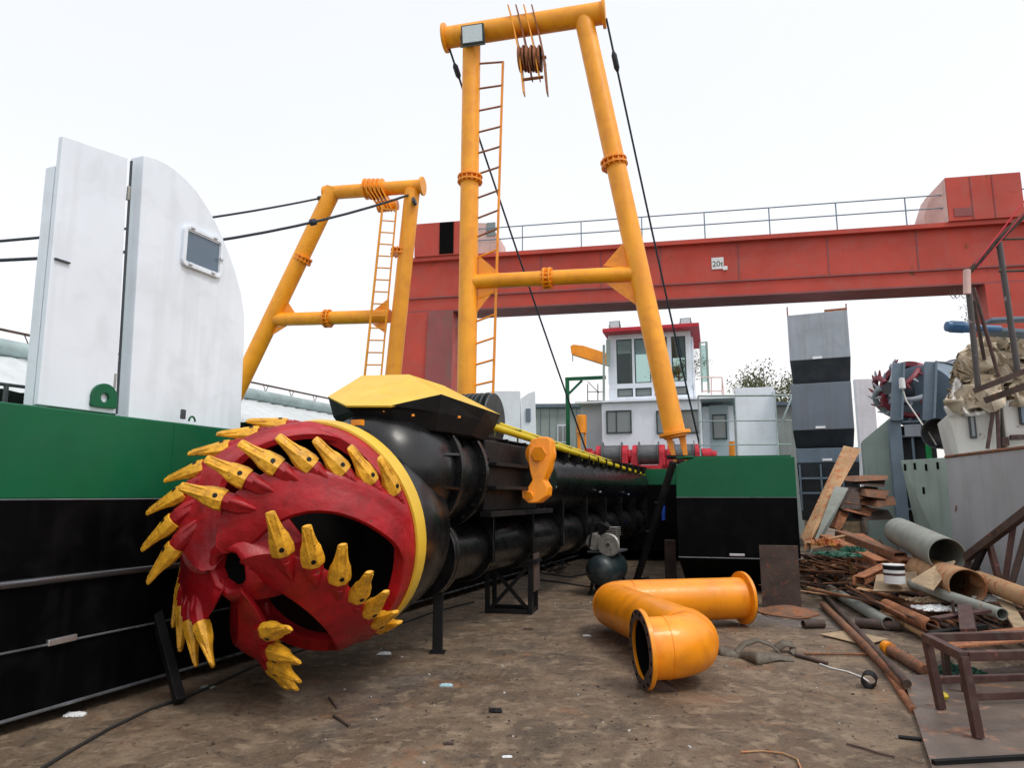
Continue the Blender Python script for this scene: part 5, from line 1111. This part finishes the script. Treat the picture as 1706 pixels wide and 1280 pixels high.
m_ = MB(); q = PZ(1448, 1149, .0); m_.pipe(q + UP * .06, q + Vector((.08, .14, .06)), .06, .008); tag(m_.build('short_pipe', M['blackflat'], smooth=40), 'short black pipe end near the corner of the steel sheet', 'pipe')
# webbing strap
def strap(pts, wd, label, name='strap', mm=None):
    m1 = MB(); V = []; n = len(pts)
    for i, (u, v, z, tw_) in enumerate(pts):
        c_ = PZ(u, v, z); a_ = Vector((0, wd / 2 * math.cos(tw_), wd / 2 * abs(math.sin(tw_)))); V += [c_ - a_, c_ + a_]
    # smooth interpolate
    VV = []; K = 6
    for i in range(n - 1):
        for k in range(K):
            f = k / K; f = f * f * (3 - 2 * f); VV += [V[2 * i].lerp(V[2 * i + 2], k / K) * 1, V[2 * i + 1].lerp(V[2 * i + 3], k / K) * 1]
    VV += V[-2:]
    F = [(2 * i, 2 * i + 1, 2 * i + 3, 2 * i + 2) for i in range(len(VV) // 2 - 1)]; m1.add(VV, F); o = m1.build(name, mm or M['belt'], smooth=60); s_ = o.modifiers.new('solid', 'SOLIDIFY'); s_.thickness = .014; return tag(o, label, 'strap')
strap([(1180, 1080, .03, .5), (1200, 1086, .04, .9), (1230, 1092, .02, .3), (1260, 1098, .06, 1.2), (1295, 1094, .04, .3), (1320, 1098, .02, .2)], .12, 'wide worn grey lifting strap lying crumpled right of the orange pipe')
strap([(1225, 1088, .02, .3), (1240, 1072, .10, .3), (1262, 1066, .14, .2), (1285, 1074, .10, .3), (1300, 1088, .02, .3)], .09, 'folded end of worn webbing looping above the lifting strap')
strap([(1293, 1082, .03, .3), (1306, 1074, .08, .3), (1322, 1076, .06, .3), (1318, 1088, .02, .1)], .12, 'small curled webbing end at the right of the lifting strap')
def rod(pts, r, mm, label, name='rod', z=None, cat=None, hollow=False):
    P_ = [PZ(*p) for p in pts]; m1 = MB()
    if hollow: m1.pipe(P_[0], P_[1], r, r * .14, 20)
    else: m1.sweep(P_, r, 10)
    return tag(m1.build(name, mm, smooth=50), label, cat or name.replace('_', ' '))
rod([(1325, 1092, .02), (1378, 1106, .02)], .018, M['rustdark'], 'dark flat rod lying right of the lifting strap', 'steel_rod')
rod([(1340, 1090, .02), (1445, 1091, .02)], .012, M['rust'], 'thin straight rusty rod lying level with the strap', 'steel_rod')
rod([(1366, 1107, .01), (1385, 1114, .01), (1412, 1120, .01), (1438, 1130, .01), (1448, 1137, .01)], .007, M['paper'], 'thin white cable curling toward the black pipe end', 'cable')
# long rusty pipes at right (heap rises towards the grey barge)
PL = [((1356, 973, .03), (1512, 1140, .10), .032, 'rustdark'), ((1371, 1008, .05), (1508, 1142, .06), .045, 'rust'),
      ((1338, 953, .10), (1583, 1046, .16), .026, 'rustdark'), ((1404, 949, .20), (1620, 1018, .30), .034, 'rust'), ((1395, 957, .16), (1600, 1032, .24), .028, 'rustorange'),
      ((1412, 968, .20), (1560, 1030, .22), .030, 'rust'), ((1350, 948, .12), (1520, 1010, .18), .024, 'rustdark'), ((1420, 962, .26), (1640, 1025, .32), .024, 'rustdark'),
      ((1380, 945, .2), (1540, 1000, .26), .02, 'rust'), ((1440, 975, .26), (1590, 1040, .2), .02, 'rustorange')]
LBL = ['thin dark rod nearest the bare concrete, long and slanting beside a thicker pipe', 'thicker rusty pipe lying along the left edge of the scrap, reaching the steel sheet', 'long thin dark rod crossing the whole scrap from the steel plate', 'rusty long pipe topmost in the bundle of scrap pipes', 'orange-rusted long rod under the topmost scrap pipe', 'medium rusty pipe in the middle of the bundle', 'thin dark rod at the back of the bundle near the netting', 'long dark rod running toward the wide brown pipe', 'thin rusty rod at the back of the scrap bundle', 'short orange rod in front of the brown pipe']
for (a, b, r, mm), lb in zip(PL, LBL): rod([a, b], r, M[mm], lb, 'scrap_pipe')
rod([(1383, 983, .09), (1480, 1039, .09)], .075, M['pipegrey'], 'grey green open pipe lying left of the orange-rusted pipe', 'scrap_pipe', hollow=True)
rod([(1476, 1009, .22), (1553, 1045, .17)], .078, M['rustorange'], 'orange-rusted open pipe in the middle of the scrap', 'scrap_pipe', hollow=True)
rod([(1470, 1021, .08), (1546, 1063, .06)], .035, M['tan'], 'tan pipe lying below the orange-rusted pipe', 'scrap_pipe')
rod([(1425, 1038, .06), (1500, 1044, .06)], .06, M['rustdark'], 'short dark pipe lying crosswise under the grey green pipe', 'scrap_pipe')
rod([(1477, 1080, .05), (1545, 1120, .05)], .06, M['rust'], 'rusty pipe with an orange end left of the bench', 'scrap_pipe')
m_ = MB(); a = PZ(1476, 1079, .06); b = PZ(1545, 1120, .05); m_.tube(a, a.lerp(b, .12), .066, n=16); tag(m_.build('pipe_cap', M['orange'], smooth=40), 'bright orange collar on the end of a rusty pipe', 'collar')
rod([(1519, 973, .48), (1670, 1024, .42)], .06, M['pipegrey'], 'grey green pipe lying across the wide brown pipe', 'scrap_pipe', hollow=True)
# big pipes
def bigpipe(a, b, r, mm, label): m1 = MB(); m1.pipe(a, b, r, .012, 40); return tag(m1.build('wide_pipe', mm, smooth=40), label, 'pipe')
m1 = bigpipe(PY(1498, 886, 11.4), PY(1578, 926, 9.0), .215, M['pipegrey'], 'wide grey steel pipe with its open end facing the camera on the scrap')
bigpipe(PY(1535, 950, 10.2), PY(1612, 978, 8.2), .195, M['tan'], 'wide brown rusty pipe below the grey one')
# heap mass beneath
def heap(label, cu, cv0, rx, ry, h, seed, name='scrap_heap', mm=None):
    c_ = PZ(cu, cv0, 0); m1 = MB(); n = 40; V = []; F = []
    for i in range(n + 1):
        for j in range(n + 1):
            x = (i / n * 2 - 1); y = (j / n * 2 - 1); d = max(0, 1 - (x * x + y * y)); z = h * d ** .6 * (.6 + .8 * abs(noise.noise(Vector((x * 3 + seed, y * 3, seed))))) + .06 * noise.noise(Vector((x * 12, y * 12, seed))) * d
            V.append(c_ + Vector((x * rx, y * ry, z - .01)))
    for i in range(n):
        for j in range(n): a = i * (n + 1) + j; F.append((a, a + n + 1, a + n + 2, a + 1))
    m1.add(V, F); return tag(m1.build(name, mm or M['gravel']), label, 'rubble', kind='stuff')
hp = heap('low mound of dusty rubble and scrap bits under the pipes beside the barge', 1570, 985, 1.7, 3.6, .42, 2)
# shard stuff over the mound
sh_ = MB()
def hz(x, y): return .12 + .30 * max(0, 1 - x * x - y * y)
for k in range(260):      # long bars, mostly lying along the barge
    x = rnd.gauss(0, .65); y = rnd.gauss(0, .7)
    if x * x + y * y > 1.9: continue
    x_ = x - .12 * (1 if y < 0 else 0); c_ = PZ(1530, 985, 0) + Vector((x_ * 1.6, y * 3.2, hz(x, y) * .9 + rnd.uniform(-.05, .12))); L_ = rnd.uniform(.4, 1.7); a_ = rnd.gauss(1.9, .45)
    d = Vector((math.cos(a_), math.sin(a_), rnd.uniform(-.12, .12))); q = c_ + d * L_; q.z = max(.03, min(q.z, .6)); c_.z = max(.03, c_.z)
    if rnd.random() < .55: sh_.tube(c_, q, rnd.uniform(.008, .026), n=7, mi=rnd.choice((0, 0, 1, 1, 3)))
    else: sh_.bar(c_, q, rnd.uniform(.03, .11), rnd.uniform(.006, .012), up=Vector((rnd.uniform(-.6, .6), rnd.uniform(-.6, .6), 1)), mi=rnd.choice((0, 0, 1, 2, 3)))
for k in range(95):       # long pipes and rods fanned out towards the near right
    u0 = rnd.uniform(1335, 1560); v0 = rnd.uniform(935, 985) + (u0 - 1335) * .06; L_ = rnd.uniform(60, 210); sl = rnd.uniform(.28, .62); z_ = rnd.uniform(.03, .30) * (1 if u0 > 1400 else .4)
    u1 = min(u0 + L_, 1720); v1 = v0 + L_ * sl * (1 if v0 < 980 else .7)
    if v1 > 1062 + (u1 - 1400) * .1: v1 = 1062 + (u1 - 1400) * .1
    sh_.tube(PZ(u0, v0, z_), PZ(u1, v1, z_ * rnd.uniform(.6, 1.2)), rnd.choice((.008, .012, .016, .022, .028)), n=8, mi=rnd.choice((0, 1, 1, 2, 3)))
for k in range(150):      # flat torn plates
    x = rnd.gauss(0, .6); y = rnd.gauss(0, .65); c_ = PZ(1530, 985, 0) + Vector((x * 1.6, y * 3.2, hz(x, y) + rnd.uniform(-.06, .1)))
    e1_ = Vector((rnd.uniform(-1, 1), rnd.uniform(-1, 1), rnd.uniform(-.5, .5))) * rnd.uniform(.05, .22); e2_ = Vector((rnd.uniform(-1, 1), rnd.uniform(-1, 1), rnd.uniform(-.5, .5))) * rnd.uniform(.05, .2)
    sh_.prism([c_, c_ + e1_, c_ + e1_ * .8 + e2_, c_ + e2_ * 1.2], Vector((.003, .003, .01)), mi=rnd.choice((0, 1, 2, 3)))
for k in range(700):
    x = rnd.gauss(0, .62); y = rnd.gauss(0, .62)
    if x * x + y * y > 1.5: continue
    c_ = PZ(1530, 985, 0) + Vector((x * 1.6, y * 3.2, .12 + .30 * max(0, 1 - x * x - y * y) + rnd.uniform(0, .1))); d = Vector((rnd.uniform(-1, 1), rnd.uniform(-1, 1), rnd.uniform(-.3, .3))).normalized()
    sh_.bar(c_, c_ + d * rnd.uniform(.08, .5), rnd.uniform(.01, .07), rnd.uniform(.005, .02), mi=rnd.choice((0, 0, 1, 2, 3, 0)))
tag(sh_.build('scrap_bits', [M['rust'], M['rustdark'], M['tan'], M['rustorange']]), 'countless rusty metal offcuts scattered over the scrap mound', 'scrap', kind='stuff')
gb_ = MB()
for k in range(1600):
    u = rnd.uniform(-4, 5.5); v = rnd.uniform(3.8, 17); 
    if u < -.364 * v * .0 - 1.2 and v < 9 and u < -2.2: continue
    s_ = rnd.uniform(.002, .009) * (1 if rnd.random() < .95 else 1.7); c_ = Vector((u, v, s_ * .5)); d = Vector((rnd.uniform(-1, 1), rnd.uniform(-1, 1), 0)).normalized()
    gb_.bar(c_, c_ + d * s_ * 2.2, s_, s_, mi=rnd.choice((0, 0, 0, 1, 1, 1, 1, 2)))
tag(gb_.build('ground_litter', [M['gravel'], M['rustdark'], M['paper']]), 'tiny chips of grit and rust scattered over the concrete', 'grit', kind='stuff')
# leaning boards
def board(p, mm, label, off=Vector((.03, .05, .02)), name='leaning_plate', cat='steel plate'):
    m1 = MB(); m1.prism(p, off); return tag(m1.build(name, mm, bevel=.004), label, cat)
board([PY(1334, 895, 13.2), PY(1345, 912, 12.8), PY(1434, 750, 14.9), PY(1405, 744, 15.2)], M['tan'], 'long tan rusty plate leaning steeply against the hull stack')
board([PY(1348, 925, 12.6), PY(1368, 905, 12.3), PY(1413, 815, 13.6), PY(1390, 812, 13.8)], M['pipegrey'], 'shorter grey plate leaning just right of the tan plate')
# rusty plates pile
pp = [((1425, 795), (1480, 793), (1478, 800), (1425, 803)), ((1430, 803), (1475, 800), (1474, 812), (1432, 808)), ((1415, 818), (1462, 812), (1466, 824), (1435, 832)), ((1420, 832), (1455, 828), (1460, 845), (1408, 838)),
      ((1405, 820), (1430, 812), (1436, 850), (1400, 848)), ((1440, 842), (1462, 850), (1452, 862), (1405, 850)), ((1440, 815), (1482, 818), (1476, 832), (1445, 828)), ((1432, 856), (1480, 850), (1490, 866), (1440, 868)),
      ((1400, 850), (1415, 856), (1400, 885), (1390, 880)), ((1460, 830), (1490, 828), (1494, 842), (1462, 846))]
WL = ['topmost', 'second', 'third', 'fourth', 'left standing', 'lower left', 'right upper', 'lowest dark', 'small left', 'small right']
for i, p_ in enumerate(pp):
    Y_ = 13.6 - i * .06; q = [PY(u, v, Y_ + (.3 if j < 2 else 0)) for j, (u, v) in enumerate(p_)]
    m1 = MB(); m1.prism(q, Vector((.03, .5, .03))); tag(m1.build('scrap_plate', (M['rust'], M['rustdark'], M['rustorange'])[i % 3], bevel=.004), WL[i] + ' rusty plate in the pile against the grey barge', 'scrap plate', 'rusty plates piled against the barge')
heap('dark mass of stacked scrap iron behind the rusty plates', 1455, 905, 1.1, 1.2, 1.25, 9, 'scrap_mass', M['rustdark'])
for k, (a, b, wd, mm, lb) in enumerate((((1375, 892, 12.0), (1470, 935, 10.6), .20, 'rustorange', 'wide orange-rusted channel beam lying behind the green netting'), ((1400, 885, 12.2), (1500, 922, 10.6), .18, 'rust', 'red-brown channel beam ending in a torn edge'), ((1430, 890, 12), (1510, 935, 10.4), .16, 'rustorange', 'orange beam under the grey pipe'),
        ((1345, 905, 11.5), (1420, 890, 12), .10, 'tan', 'short tan beam behind the printed bag'), ((1430, 962, 9.6), (1478, 940, 10), .16, 'rustorange', 'short orange plate left of the paint can'))):
    m1 = MB(); A, B = PY(*a), PY(*b); m1.bar(A, B, wd, .015); m1.bar(A - UP * .05 + Vector((wd / 2, 0, 0)), B - UP * .05 + Vector((wd / 2, 0, 0)), .015, .1); m1.bar(A - UP * .05 - Vector((wd / 2, 0, 0)), B - UP * .05 - Vector((wd / 2, 0, 0)), .015, .1)
    tag(m1.build('channel_beam', M[mm], bevel=.003), lb, 'steel beam')
heap('rubble mound under the netting and the beams beside the pontoon corner', 1410, 940, 1.5, 1.9, .38, 5, 'rubble_mound')
# net / bag / cardboard scraps
def scrumple(c, rx, ry, h, mm, label, name, seed, cat):
    m1 = MB(); n = 22; V = []; F = []
    for i in range(n + 1):
        for j in range(n + 1):
            x = i / n * 2 - 1; y = j / n * 2 - 1; d = max(0, 1 - max(abs(x), abs(y)) ** 2); q = noise.noise(Vector((x * 3.3 + seed, y * 3.3, seed))); q2 = noise.noise(Vector((x * 9 + seed, y * 9, 3)))
            V.append(c + Vector((x * rx * (1 + .3 * q), y * ry * (1 + .3 * q2), h * (d ** .5) * (.5 + .9 * abs(q)) + h * .4 * q2)))
    for i in range(n):
        for j in range(n): a = i * (n + 1) + j; F.append((a, a + n + 1, a + n + 2, a + 1))
    m1.add(V, F); o = m1.build(name, mm); s_ = o.modifiers.new('solid', 'SOLIDIFY'); s_.thickness = .012; return tag(o, label, cat)
scrumple(PY(1395, 925, 10.6), .24, .3, .06, M['netgreen'], 'crumpled green netting on the rubble near the pontoon corner', 'netting', 3, 'netting')
scrumple(PY(1375, 908, 11.0), .15, .2, .12, M['trashred'], 'red and yellow printed bag behind the green netting', 'plastic_bag', 8, 'bag')
scrumple(PY(1420, 918, 10.7), .14, .15, .08, M['netgreen'], 'second smaller heap of green netting right of the bag', 'netting', 11, 'netting')
scrumple(PZ(1592, 1122, .02), .22, .12, .08, M['netgreen'], 'green plastic twine under the steel bench', 'netting', 14, 'twine')
scrumple(PZ(1560, 1015, .30), .20, .16, .05, M['paper'], 'white paper scrap above the orange-rusted pipe', 'paper_scrap', 21, 'paper')
scrumple(PZ(1545, 1002, .34), .18, .12, .05, M['card'], 'torn cardboard piece beside the white paper scrap', 'cardboard', 22, 'cardboard')
scrumple(PZ(1655, 1000, .42), .18, .12, .06, M['paper'], 'white scrap near the plank at the right edge', 'paper_scrap', 24, 'paper')
m_ = MB(); m_.prism([PZ(1366, 1058, .015), PZ(1412, 1052, .02), PZ(1480, 1066, .03), PZ(1440, 1076, .015)], UP * .008); tag(m_.build('cardboard', M['card']), 'flat torn cardboard sheet lying under the two leading pipes', 'cardboard')
# brown cardboard flap & can
board([PY(1518, 970, 8.6), PY(1555, 985, 8.3), PY(1592, 937, 8.8), PY(1560, 945, 9.0)], M['wood'], 'pointed tan board jutting up in front of the grey pipe', Vector((.01, .03, .02)), 'pointed_board', 'board')
pc = PY(1491, 972, 9.3); cn_ = thing('paint_can', 'white paint can with a thin dark red band on the scrap', 'paint can', pc)
m_ = MB(); m_.lathe(pc, UP, [(0, 0), (0, .125), (.22, .125), (.225, .13), (.235, .13), (.235, .115), (.225, .0)], 28); m_.build('can_body', M['paper'], cn_, smooth=40)
m_ = MB(); m_.lathe(pc + UP * .10, UP, [(0, .1265), (.03, .1265)], 28); m_.build('can_band', M['maroon'], cn_, smooth=40)
m_ = MB(); m_.lathe(pc + UP * .17, UP, [(0, .127), (.055, .127)], 28); m_.build('can_top_band', M['blackflat'], cn_, smooth=40)
board([PY(1455, 985, 9.3), PY(1530, 985, 9.2), PY(1528, 952, 9.6), PY(1460, 958, 9.7)], M['card'], 'pale cardboard piece under the paint can', Vector((0, .02, -.02)), 'cardboard', 'cardboard')
board([PZ(1652, 985, .45), PZ(1670, 980, .45), PZ(1712, 1050, .35), PZ(1690, 1052, .35)], M['wood'], 'weathered plank slanting down at the right edge', Vector((0, .0, .03)), 'plank', 'plank')
# steel sheet on the ground
ss = MB(); P4 = [PZ(1504, 1128, .035), PZ(1556, 1290, .035), PZ(1860, 1290, .035), PZ(1800, 1100, .035)]
ss.prism([p - UP * .012 for p in P4], UP * .012)
tag(ss.build('steel_sheet', mat('scuffed_steel_sheet', (.19, .15, .125), .38, metal=.25, var=.3, scale=1.2, rust=.35, rustc=(.22, .12, .08), dirt=.5, bump=.25, bscale=14), bevel=.003), 'big scuffed steel sheet lying on the ground under the bench', 'steel sheet')
m_ = MB(); m_.bar(PZ(1555, 1272, .045), PZ(1800, 1258, .045), .035, .03); tag(m_.build('edge_bar', M['blackflat']), 'dark bar lying along the near edge of the steel sheet', 'bar')
rod([(1480, 1123, .02), (1522, 1185, .02)], .03, M['rustorange'], 'orange-rusted flat bar along the left edge of the steel sheet', 'flat_bar')
# bench frame
bn = thing('steel_bench', 'dark maroon welded steel bench frame standing on the steel sheet at lower right', 'bench frame', PZ(1630, 1232, .03))
f1 = PZ(1630, 1230, .04); f2 = PZ(1568, 1182, .04); H_ = .50
vx = Vector((1.35, .16, 0)); 
def leg(b_, lean): m1 = MB(); m1.bar(b_, b_ + UP * H_ + lean, .055, .055, up=Vector((0, 1, 0))); m1.build('leg', M['maroon'], bn, bevel=.004)
ln1 = PY(1606, 1112, f1.y + .03) - f1; ln1.z = 0; ln2 = PY(1544, 1072, f2.y + .02) - f2; ln2.z = 0
leg(f1, ln1); leg(f2, ln2); leg(f1 + vx, ln1); leg(f2 + vx, ln2)
t1 = f1 + ln1 + UP * H_; t2 = f2 + ln2 + UP * H_
m_ = MB(); m_.bar(t1 - (t2 - t1) * .02, t2 + (t2 - t1) * .02, .06, .06); m_.bar(t1 + vx * .02, t1 + vx * 1.02, .06, .06); m_.bar(t2 + vx * .02, t2 + vx * 1.02, .06, .06); m_.bar(t1 + vx, t2 + vx, .055, .055); m_.build('top_frame', M['maroon'], bn, bevel=.004)
m_ = MB(); q1 = f1.lerp(t1, .50); q2 = f2.lerp(t2, .40); m_.bar(q1 + vx * .02, q1 + vx * .98, .04, .05); m_.bar(q2 + vx * .02, q2 + vx * .98, .04, .05); m_.build('stretcher', M['maroon'], bn, bevel=.004)
m_ = MB(); q = PZ(1573, 1165, .05); m_.lathe(q + UP * .02, UP, [(-.03, 0), (-.02, .025), (0, .035), (.02, .025), (.03, 0)], 16); tag(m_.build('yellow_ball', M['pipeyel'], smooth=50), 'tiny yellow cap lying beside the left leg of the bench', 'cap')
# table behind
tbh = thing('steel_table', 'low rusty red steel table top behind the bench frame', 'table', PZ(1640, 1100, 0))
c1, c2, c3, c4 = PY(1548, 1062, 6.4), PY(1592, 1086, 5.9), PY(1760, 1068, 6.1), PY(1760, 1040, 6.9)
zz = .38
P_ = [PZ(1553, 1065, zz), PZ(1590, 1082, zz), PZ(1800, 1064, zz), PZ(1780, 1040, zz)]
m_ = MB(); m_.prism(P_, UP * .02); m_.build('table_top', M['rustorange'], tbh, bevel=.003)
for p_ in (P_[1] + Vector((.1, .06, 0)), P_[0] + Vector((.1, 0, 0)), P_[2] - Vector((.2, -.05, 0))): m_ = MB(); m_.bar(Vector((p_.x, p_.y, 0)), p_, .05, .05, up=Vector((0, 1, 0))); m_.build('leg', M['rustdark'], tbh)
st2 = thing('steel_bracket', 'dark channel bracket with an upright stub behind the red table top', 'bracket', PZ(1600, 1050, .3))
m_ = MB(); m_.bar(PZ(1556, 1032, .42), PZ(1645, 1018, .46), .10, .03); m_.build('channel', M['maroon'], st2, bevel=.003); m_ = MB(); m_.bar(PZ(1615, 1060, .40), PZ(1610, 1028, .42) + UP * .06, .12, .12, up=Vector((0, 1, 0))); m_.build('stub', M['maroon'], st2, bevel=.003)
m_ = MB(); m_.bar(PZ(1550, 1058, .32), PZ(1640, 1045, .34), .08, .05); m_.build('lower_bar', M['blackflat'], st2); m_ = MB(); m_.tube(PZ(1589, 1022, .45), PZ(1589, 1022, .45) + UP * .12, .014, n=8); m_.build('pin', M['rustdark'], st2)
# stair truss on the right
tsx = thing('stair_truss', 'dark rusty lattice stair frame leaning against the grey barge at right', 'stair frame', PY(1620, 970, 8.8))
m_ = MB(); m_.bar(PY(1610, 930, 8.9), PY(1740, 830, 7.6), .09, .09); m_.build('top_chord', M['rustdark'], tsx, bevel=.004)
for (a, b, mm) in (((1614, 935, 8.9), (1610, 985, 8.9), 'rustdark'), ((1640, 912, 8.6), (1618, 962, 8.8), 'blackflat'), ((1648, 906, 8.6), (1665, 970, 8.5), 'maroon'), ((1688, 878, 8.2), (1672, 985, 8.3), 'maroon'), ((1716, 868, 8.0), (1682, 985, 8.2), 'rustdark')):
    m_ = MB(); m_.bar(PY(*a), PY(*b), .06, .06); m_.build('lattice_bar', M[mm], tsx, bevel=.003)
m_ = MB(); m_.bar(PY(1605, 985, 8.9), PY(1740, 1000, 7.9), .08, .08); m_.build('bottom_chord', M['rustdark'], tsx)
m_ = MB(); m_.tube(PY(1630, 966, 8.5), PY(1720, 1000, 7.5), .10, n=16); tag(m_.build('rusty_tube', M['tan'], smooth=40), 'tan rusty tube lying under the stair frame at the right edge', 'pipe')
# scraps on concrete
for u, v, w_, mm, lb, nm in ((743, 1143, .10, 'bluepaper', 'small pale blue paper scrap on the concrete below the post', 'paper_scrap'), (826, 1186, .07, 'blackflat', 'small black scrap block on the open concrete', 'scrap_block'), (125, 1192, .13, 'paper', 'white rag at the foot of the left hull', 'rag'), (345, 1146, .10, 'pipegrey', 'crushed pale cup under the lowest cutter teeth', 'crushed_cup'),
                         (747, 1240, .06, 'rustdark', 'tiny dark stone near the bottom of the concrete', 'stone'), (845, 1262, .05, 'paper', 'tiny white chip at the bottom of the concrete', 'chip'), (880, 1049, .10, 'rustdark', 'small twisted scrap right of the trestle', 'scrap_piece'), (1035, 1072, .12, 'rustdark', 'dark scrap left of the orange pipe', 'scrap_piece'), (978, 1060, .08, 'paper', 'small pale chip right of the trestle', 'chip'), (640, 1090, .12, 'paper', 'small pale plastic scrap near the lower cutter teeth', 'plastic_scrap')):
    scrumple(PZ(u, v, .004), w_ * .55, w_ * .35, w_ * .16, M[mm], lb, nm, u * .01, nm.replace('_', ' '))
rod([(548, 1163, .01), (562, 1180, .01)], .008, M['rustdark'], 'short dark twig-like rod on the concrete left of centre', 'short_rod')
rod([(556, 1193, .01), (582, 1210, .01)], .010, M['rustdark'], 'second short dark rod just below the first on the concrete', 'short_rod')
rod([(1497, 1229, .01), (1535, 1233, .01)], .014, M['blackflat'], 'short black rod touching the steel sheet edge', 'short_rod')
m_ = MB(); m_.sweep([PZ(u, v, .01) for u, v in ((1235, 1254), (1270, 1252), (1305, 1256), (1328, 1266), (1334, 1280), (1334, 1300))], .006, 6); tag(m_.build('thin_wire', M['tan'], smooth=50), 'thin tan wire curving at the bottom edge of the concrete', 'wire')
m_ = MB(); m_.sweep([PZ(u, v, .01) for u, v in ((1410, 1240), (1440, 1248), (1465, 1256), (1490, 1262))], .006, 6); tag(m_.build('thin_wire', M['rustdark'], smooth=50), 'thin dark wire lying near the lower right of the concrete', 'wire')
# tree behind
def tree(u, v, Y, w_, h_, label, seed):
    rr = random.Random(seed); b = PY(u, v, Y); t = thing('tree', label, 'tree', Vector((b.x, b.y, 0)))
    m1 = MB(); m1.sweep([Vector((b.x, b.y, 0)), Vector((b.x + .1, b.y, b.z * .5)), b], [.2, .15, .06], 10)
    tips = []
    for k in range(16):
        a = rr.uniform(0, 6.28); s0_ = b - UP * rr.uniform(.2, h_ * .8); e_ = b + Vector((math.cos(a) * w_ * rr.uniform(.4, 1), math.sin(a) * w_ * rr.uniform(.4, 1), rr.uniform(-.5, .6) * h_)); m1.sweep([s0_, s0_.lerp(e_, .5) + UP * .1, e_], [.05, .03, .012], 6); tips += [s0_.lerp(e_, f) for f in (.5, .75, 1.0)]
    m1.build('trunk', M['bark'], t, smooth=50); m2_ = MB()
    for tp in tips:
        for q in range(70):
            c_ = tp + Vector((rr.gauss(0, .3), rr.gauss(0, .3), rr.gauss(0, .25))); n1 = Vector((rr.uniform(-1, 1), rr.uniform(-1, 1), rr.uniform(-1, 1))).normalized(); n2 = n1.orthogonal().normalized(); s_ = rr.uniform(.04, .09); n3 = n1.cross(n2)
            m2_.add([c_ - n2 * s_, c_ + n3 * s_ * .6, c_ + n2 * s_, c_ - n3 * s_ * .6], [(0, 1, 2, 3)])
    m2_.build('crown', M['leaf'], t)
tree(1275, 650, 36, 1.6, 1.6, 'sparse tree behind the white screen left of the hull stack', 4)
tree(1340, 660, 38, 2.2, 1.4, 'tree crown mostly hidden behind the stacked hull sections', 5)
tree(1640, 505, 45, 1.2, 2.5, 'slim tree seen under the right end of the red crane girder', 6)
tree(1130, 610, 60, 2.5, 1.8, 'distant tree seen through the wheelhouse windows', 12)
